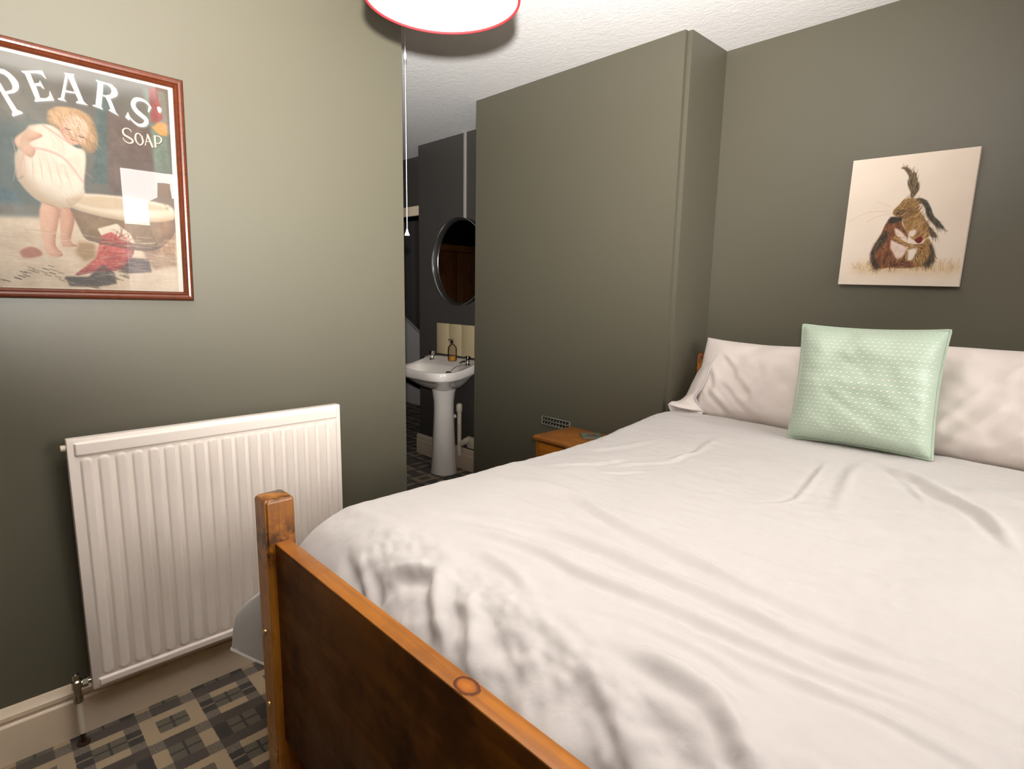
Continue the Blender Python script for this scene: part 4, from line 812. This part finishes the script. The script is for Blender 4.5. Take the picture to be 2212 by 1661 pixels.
bm = B(); lathe(bm, [(.016, 0), (.018, .01), (.018, .04), (.012, .05), (.005, .06)], (LX, LY, LZ+.185), 20); obj('lamp_holder', bm, M_plastic, lamp)
bm = B(); lathe(bm, [(0, 0), (.018, .004), (.029, .022), (.029, .04), (.018, .065), (.013, .085), (.013, .10)], (LX, LY, LZ+.09), 24); obj('bulb', bm, M_lin, lamp)
bm = B(); tube(bm, [(LX, LY, LZ+.24), (LX, LY, H-.02)], .0035, 8); obj('flex', bm, M_plastic, lamp)
bm = B(); lathe(bm, [(.012, -.045), (.03, -.03), (.045, -.008), (.045, 0)], (LX, LY, H), 28); obj('ceiling_rose', bm, M_plastic, lamp)

# ------------------------------------------------------------------ pull cord
CX, CY = -.128, 1.42
pc = thing('pull_cord', 'white light pull cord with a bell shaped knob hanging beside the wall end', 'cord', (CX, CY, 1.56))
bm = B(); lathe(bm, [(.036, -.036), (.040, -.030), (.040, 0)], (CX, CY, H), 28); obj('switch_box', bm, M_plastic, pc)
bm = B(); tube(bm, [(CX, CY, H-.03), (CX, CY, 2.27), (CX+.0005, CY, 1.58)], .0016, 8); obj('cord', bm, M_plastic, pc)
bm = B(); lathe(bm, [(.001, -.018), (.0042, -.012), (.0055, 0), (.0042, .012), (.001, .018)], (CX, CY, 2.268), 14); obj('connector', bm, M_plastic, pc)
bm = B(); lathe(bm, [(.0105, 0), (.0112, .003), (.0085, .010), (.005, .019), (.0035, .027), (.002, .029)], (CX, CY, 1.558), 18); obj('knob', bm, M_plastic, pc)

# ------------------------------------------------------------------ bedside cabinet, coaster, vent
ns = thing('bedside_cabinet', 'low amber pine bedside cabinet with a drawer beside the bed', 'cabinet', (.33, 2.12, 0))
NX0, NX1, NY0, NY1, NZ = .115, .555, 1.962, 2.255, .645
bm = B(); box(bm, NX0, NX1, NY0, NY1, NZ-.024, NZ, .009, 3); obj('cabinet_top', bm, wood('worn_pine_top', (.40, .15, .02), (.14, .04, .008), 0, .5, .5, 1.0), ns)
bm = B(); box(bm, NX0+.014, NX0+.032, NY0+.012, NY1-.005, 0, NZ-.024, .002); obj('side_panel', bm, M_pine_v, ns)
bm = B(); box(bm, NX1-.032, NX1-.014, NY0+.012, NY1-.005, 0, NZ-.024, .002); obj('side_panel', bm, M_pine_v, ns)
bm = B(); box(bm, NX0+.032, NX1-.032, NY1-.02, NY1-.008, .04, NZ-.024); obj('back_panel', bm, M_pine, ns)
bm = B(); box(bm, NX0+.032, NX1-.032, NY0+.015, NY1-.02, .06, .078, .002); obj('shelf', bm, M_pine, ns)
bm = B(); box(bm, NX0+.032, NX1-.032, NY0+.014, NY0+.030, .04, .06, .001); obj('plinth', bm, M_pine, ns)
def drawer_front(z0, z1, holes):
    bm = B(); x0, x1, y0, y1 = NX0+.034, NX1-.034, NY0+.010, NY0+.028
    box(bm, x0, x1, y0, y1, z0, z1, .003)
    return bm
dr = obj('drawer', drawer_front(NZ-.165, NZ-.030, 0), M_pine, ns)
for cx_ in (.285, .385):
    bm = B(); lathe(bm, [(0.0, .001), (.019, .001), (.021, .0025), (.0225, .0015)], (cx_, NY0+.0105, NZ-.068), 24, 'Y', 1.0, .72)
    o = obj('finger_hole', bm, plain('dark_finger_hole', (.012, .006, .003), .8), dr); W[o.name] = W[ns.name].copy()
bm = B(); box(bm, NX0+.034, NX1-.034, NY0+.010, NY0+.028, .084, NZ-.170, .003); do = obj('door', bm, M_pine_v, ns)
bm = B(); lathe(bm, [(.006, 0), (.006, .010), (.014, .018), (.014, .026), (0, .030)], (NX0+.08, NY0+.010, .36), 18, 'Y'); obj('knob', bm, M_pine, do)
co_ = B(); ca = math.radians(50); cx_, cy_ = .3245, 2.160
box(co_, -.049, .049, -.049, .049, 0, .006, .0012, 1)
bmesh.ops.rotate(co_, verts=co_.verts, cent=(0, 0, 0), matrix=Matrix.Rotation(ca, 3, 'Z')); bmesh.ops.translate(co_, verts=co_.verts, vec=(cx_, cy_, NZ+.0003))
def slate_mat():
    t = plain('grey_green_glass_coaster', (.16, .18, .14), .18, var=.08); return t
ct = thing('coaster', 'square grey-green glass coaster with a heart lying on the bedside cabinet', 'coaster', (cx_, cy_, NZ))
obj('coaster_plate', co_, slate_mat(), ct)
bm = B(); hp = []
for a in np.linspace(0, 2*math.pi, 40, endpoint=False):
    hx = 16*math.sin(a)**3; hy = 13*math.cos(a)-5*math.cos(2*a)-2*math.cos(3*a)-math.cos(4*a)
    x, y = hx*.0019, hy*.0019; b_ = ca-math.pi/2+.15; hp.append((cx_+x*math.cos(b_)-y*math.sin(b_), cy_+x*math.sin(b_)+y*math.cos(b_), NZ+.0062))
prism(bm, hp, (0, 0, .0006)); o = obj('heart_motif', bm, plain('bronze_heart', (.14, .10, .055), .4), ct); o['label'] = 'bronze coloured heart'

vt = thing('air_vent', 'small painted louvred air vent in the chimney breast behind the cabinet', 'vent', (-.008, YB, .61))
VX0, VX1, VZ0, VZ1 = -.112, .094, .612, .660
bm = B(); box(bm, VX0, VX1, YB-.002, YB-.0002, VZ0, VZ1, .0005, 1); obj('vent_backing', bm, M_black, vt)
bm = B(); M_vent = plain('olive_painted_vent', (.24, .23, .17), .4)
zs = [VZ0, VZ0+.006, VZ0+.0225, VZ0+.0265, VZ1-.006, VZ1]
box(bm, VX0, VX1, YB-.008, YB-.002, VZ0, VZ0+.005, .001, 1); box(bm, VX0, VX1, YB-.008, YB-.002, VZ1-.005, VZ1, .001, 1); box(bm, VX0, VX1, YB-.008, YB-.002, VZ0+.022, VZ0+.026, .001, 1)
box(bm, VX0, VX0+.006, YB-.008, YB-.002, VZ0, VZ1, .001, 1); box(bm, VX1-.006, VX1, YB-.008, YB-.002, VZ0, VZ1, .001, 1)
obj('vent_frame', bm, M_vent, vt)
nv = 9; px_ = (VX1-VX0-.012)/nv; proto = None
for i in range(nv):
    for j in range(2):
        x = VX0+.006+px_*(i+.5); z = VZ0+.0135 if j == 0 else VZ0+.0345; s_ = .0072
        if proto is None:
            bm = B(); a = [bm.verts.new((x+sx*s_, YB-.003, z+sz*s_)) for sx, sz in ((-1, -1), (1, -1), (1, 1))]; t_ = bm.verts.new((x+s_, YB-.009, z-s_*.2))
            bm.faces.new(a); bm.faces.new((a[0], a[1], t_)); bm.faces.new((a[1], a[2], t_)); bm.faces.new((a[2], a[0], t_)); bmesh.ops.recalc_face_normals(bm, faces=bm.faces)
            proto = obj('louvre', bm, M_vent, vt, 20); p0 = (x, z)
        else:
            o = proto.copy(); COL.objects.link(o); o.parent = vt; o.location = (x-p0[0], 0, z-p0[1])

# ------------------------------------------------------------------ washbasin
bx, by0 = -1.300, 2.655
wb = thing('pedestal_washbasin', 'white china pedestal washbasin with chrome taps under the round mirror', 'basin', (bx, 2.50, 0))
def ring(bm, ax, ayf, ayb, cy, z, ex=2.6, n=72, slope=0.0):
    o = []
    for k in range(n):
        a = 2*math.pi*k/n; c, s_ = math.cos(a), math.sin(a); x = ax*math.copysign(abs(c)**(2/ex), c); y = (ayb if s_ > 0 else ayf)*math.copysign(abs(s_)**(2/ex), s_)
        yy_ = cy+y; o.append(bm.verts.new((bx+x, yy_, z+slope*max(0.0, float(smooth(np.array(yy_), 2.36, 2.64))))))
    return o
bm = B(); cy = 2.43
rings = [ring(bm, .085, .075, .075, 2.50, .615, 2.2), ring(bm, .100, .090, .090, 2.49, .632, 2.2), ring(bm, .16, .125, .13, 2.475, .648, 2.3), ring(bm, .225, .165, .175, 2.45, .690, 2.6, slope=.01),
         ring(bm, .262, .180, .205, cy+.005, .716, 3.4, slope=.03), ring(bm, .282, .197, .219, cy, .724, 4.4, slope=.045), ring(bm, .289, .203, .222, cy, .732, 4.6, slope=.050), ring(bm, .290, .204, .222, cy, .776, 4.2, slope=.052), ring(bm, .286, .200, .220, cy, .784, 4.2, slope=.052),
         ring(bm, .262, .178, .080, cy, .782, 3.2, slope=.03), ring(bm, .250, .168, .068, cy, .774, 3.0, slope=.02), ring(bm, .232, .152, .058, cy, .745, 2.6), ring(bm, .180, .118, .045, cy-.01, .690, 2.3), ring(bm, .10, .07, .03, cy-.02, .662, 2.1), ring(bm, .02, .02, .02, cy-.02, .656, 2)]
for a, c in zip(rings, rings[1:]):
    for k in range(72): bm.faces.new((a[k], a[(k+1) % 72], c[(k+1) % 72], c[k]))
bm.faces.new(rings[0][::-1]); bm.faces.new(rings[-1]); bmesh.ops.recalc_face_normals(bm, faces=bm.faces)
obj('bowl', bm, M_porc, wb, 60)
bm = B(); lathe(bm, [(.104, 0), (.100, .02), (.093, .12), (.084, .30), (.077, .46), (.078, .53), (.088, .60), (.098, .635)], (bx, 2.50, .0), 40, 'Z', 1.0, .92); obj('pedestal', bm, M_porc, wb)
def tap(x, y, z):
    bm = B(); lathe(bm, [(.021, 0), (.019, .006), (.013, .012), (.0125, .030), (.010, .036)], (x, y, z), 18)
    tube(bm, [(x, y, z+.022), (x, y-.03, z+.030), (x, y-.062, z+.026), (x, y-.070, z+.012)], [.009, .0085, .008, .007], 12)
    t = obj('tap', bm, M_chrome, wb)
    bm = B(); lathe(bm, [(.010, .034), (.018, .038), (.0205, .050), (.0205, .058), (.014, .066), (0, .068)], (x, y, z), 18); o = obj('tap_head', bm, M_chrome, t)
tap(-1.515, 2.555, .812); tap(-1.095, 2.555, .812)
bm = B(); pts = [(-1.105, 2.535, .813), (-1.13, 2.522, .810), (-1.155, 2.508, .802), (-1.175, 2.488, .785), (-1.183, 2.472, .768)]; tube(bm, pts, .0025, 6); obj('plug_chain', bm, M_chrome, wb)
bm = B(); lathe(bm, [(.016, 0), (.02, .004), (.02, .010), (.006, .014)], (-1.195, 2.462, .752), 18); o = obj('plug', bm, M_black, wb); o['label'] = 'black rubber plug'
bm = B(); tube(bm, [(-1.27, 2.52, .40), (-1.255, 2.575, .42)], .014, 12); tube(bm, [(-1.245, 2.60, .50), (-1.243, 2.60, .465), (-1.243, 2.60, .20), (-1.243, 2.60, .12)], [.019, .0165, .0165, .017], 14)
lathe(bm, [(.021, -.04), (.023, -.035), (.023, .008), (.019, .016), (.006, .024)], (-1.245, 2.60, .49), 16); tube(bm, [(-1.243, 2.60, .22), (-1.215, 2.605, .215), (-1.190, 2.615, .235), (-1.185, 2.635, .245), (-1.185, 2.652, .245)], [.019, .021, .023, .021, .018], 14)
o = obj('waste_pipe', bm, M_cream_plastic, wb); o['label'] = 'cream plastic waste pipe with bends'

bt = thing('soap_bottle', 'clear pump bottle with a little amber soap standing on the washbasin', 'bottle', (-1.300, 2.578, .823))
c_ = (-1.300, 2.578, .823)
bm = B(); lathe(bm, [(.030, 0), (.033, .004), (.033, .085), (.030, .10), (.018, .115), (.011, .12), (.011, .13)], c_, 24); obj('bottle_body', bm, thin_glass('clear_bottle', (.96, .94, .91), 1.28), bt)
bm = B(); lathe(bm, [(.028, .003), (.031, .005), (.031, .033), (0, .034)], c_, 24); o = obj('liquid_soap', bm, plain('amber_soap', (.46, .20, .03), .2), bt); o['label'] = 'amber soap in the bottom'
bm = B(); lathe(bm, [(.012, .125), (.013, .128), (.013, .150), (.008, .152), (.008, .16), (.0, .161)], c_, 18); tube(bm, [(-1.300, 2.578, .980), (-1.300, 2.555, .981), (-1.300, 2.543, .977)], .004, 8); obj('pump', bm, M_chrome, bt)

sp_ = thing('tiled_splashback', 'single row of cream ceramic tiles behind the washbasin', 'tiles', (-1.29, YW, .85))
proto = None; M_tile = plain('cream_glazed_tile', (.52, .42, .25), .18, var=.02)
bm = B(); box(bm, -1.586, -.985, YW-.004, YW-.0004, .850, 1.081); obj('grout_bed', bm, plain('cream_grout', (.46, .38, .26), .8), sp_)
for i in range(4):
    if proto is None:
        bm = B(); box(bm, -1.585, -1.4375, YW-.010, YW-.004, .851, 1.082, .0018, 2); proto = obj('tile', bm, M_tile, sp_)
    else:
        o = proto.copy(); COL.objects.link(o); o.parent = sp_; o.location = (.1495*i, 0, 0)

mi = thing('round_mirror', 'round mirror with a thin chrome and black rim above the washbasin', 'mirror', (-1.290, YW, 1.223))
mc = (-1.290, YW, 1.530)
bm = B(); lathe(bm, [(.294, .012), (.294, .016)], mc, 96, 'Y'); obj('mirror_glass', bm, M_mirror, mi)
bm = B(); lathe(bm, [(.304, .0005), (.3065, .002), (.3065, .040), (.3045, .043), (.3035, .0435), (.3025, .0415), (.2945, .017), (.290, .016), (.290, .0005)], mc, 96, 'Y', capb=False, capt=False); obj('rim_back', bm, M_black, mi, 30)
bm = B(); lathe(bm, [(.3068, .034), (.3078, .036), (.3078, .043), (.3055, .0465), (.3025, .0465), (.3005, .043), (.3005, .036)], mc, 96, 'Y', capb=False, capt=False); o = obj('chrome_rim', bm, plain('brushed_chrome_rim', (.70, .68, .66), .22, 1.0), mi, 60)

bm = B(); box(bm, -1.270, -1.245, YW-.011, YW-.0003, 1.80, H-.001, .003); tk = obj('cable_trunking', bm, wall_mat('painted_trunking', (.30, .28, .25), .4)); tag(tk, 'narrow painted cable trunking running from the ceiling to the round mirror', 'trunking')
so = thing('wall_socket', 'small cream wall socket low down beside the washbasin pipe', 'socket', (-1.16, YW, .185))
bm = B(); box(bm, -1.203, -1.117, YW-.024, YW-.0003, .180, .266, .004, 3); obj('face_plate', bm, M_cream_plastic, so)
bm = B(); box(bm, -1.192, -1.180, YW-.029, YW-.022, .225, .243, .002); obj('rocker_switch', bm, M_plastic, so)

# ------------------------------------------------------------------ wardrobe on the landing (seen in the mirror)
wd = thing('wardrobe', 'tall pine wardrobe with two plain doors reflected in the round mirror', 'wardrobe', (-3.3, 1.32, 0))
M_ward = wood('brown_pine_wardrobe', (.26, .085, .010), (.08, .022, .004), 2, .45, .5, .6)
bm = B(); box(bm, -3.58, -3.022, .69, 1.95, .05, 1.735, .004); obj('carcass', bm, M_ward, wd)
bm = B(); box(bm, -3.60, -2.975, .66, 1.98, 1.735, 1.805, .012, 3); obj('cornice', bm, wood('brown_pine_cornice', (.30, .10, .013), (.10, .03, .005), 1, .4, .3), wd)
bm = B(); box(bm, -3.59, -2.99, .67, 1.97, 0, .09, .006); obj('plinth', bm, M_ward, wd)
for y0_, y1_, hy in ((.70, 1.317, 1.27), (1.323, 1.94, 1.37)):
    bm = B(); box(bm, -3.022, -3.0, y0_, y1_, .10, 1.728, .004); d = obj('door', bm, M_ward, wd)
    bm = B(); lathe(bm, [(.007, 0), (.007, .012), (.016, .022), (.016, .03), (0, .036)], (-3.0, hy, .95), 16, 'X'); obj('knob', bm, M_chrome, d)

# ------------------------------------------------------------------ outside the window (seen only mirrored in the picture glass)
bm = B(); box(bm, 3.3, 40, -22, 26, -3.2, -3.0); struct('ground', bm, plain('street_ground', (.12, .11, .10), .9))
hs = thing('neighbour_house', 'brick house with a slate roof and chimney across the street', 'building', (9, 3, -3))
t = NT('red_brick'); br = t.n('ShaderNodeTexBrick'); t.l(t.mapping(t.coord('Object'), (4, 4, 4), (0, math.radians(90), math.radians(90))), br.inputs[0]); br.inputs[1].default_value = (.24, .11, .07, 1); br.inputs[2].default_value = (.30, .15, .10, 1); br.inputs[3].default_value = (.4, .37, .33, 1)
t.set(Base_Color=br.outputs[0], Roughness=.9); M_brick = t.m
bm = B(); box(bm, 7.5, 12.5, -4, 12, -3, .65); obj('wall', bm, M_brick, hs)
bm = B(); prism(bm, [(7.2, -4.2, .55), (10, -4.2, 2.35), (12.8, -4.2, .55), (12.8, -4.2, .45), (7.2, -4.2, .45)], (0, 16.4, 0)); obj('roof', bm, plain('grey_slate_roof', (.16, .145, .14), .7, var=.2, scale=3), hs)
bm = B(); box(bm, 9.2, 9.9, 2.6, 3.3, 1.6, 2.75, .01); ch = obj('chimney', bm, M_brick, hs)
for yv in (2.78, 3.12):
    bm = B(); lathe(bm, [(.11, 0), (.09, .25), (.10, .27)], (9.55, yv, 2.75), 14); o = obj('chimney_pot', bm, plain('terracotta_pot', (.35, .15, .08), .8), ch)
for i, y in enumerate((-2.2, 1.2, 5.0, 8.6)):
    bm = B(); box(bm, 7.46, 7.5, y, y+1.1, -1.2, .2, .01); w_ = obj('window', bm, M_plastic, hs)
    bm = B(); box(bm, 7.45, 7.462, y+.08, y+1.02, -1.12, .12); obj('pane', bm, plain('dark_house_pane', (.05, .055, .06), .1), w_)
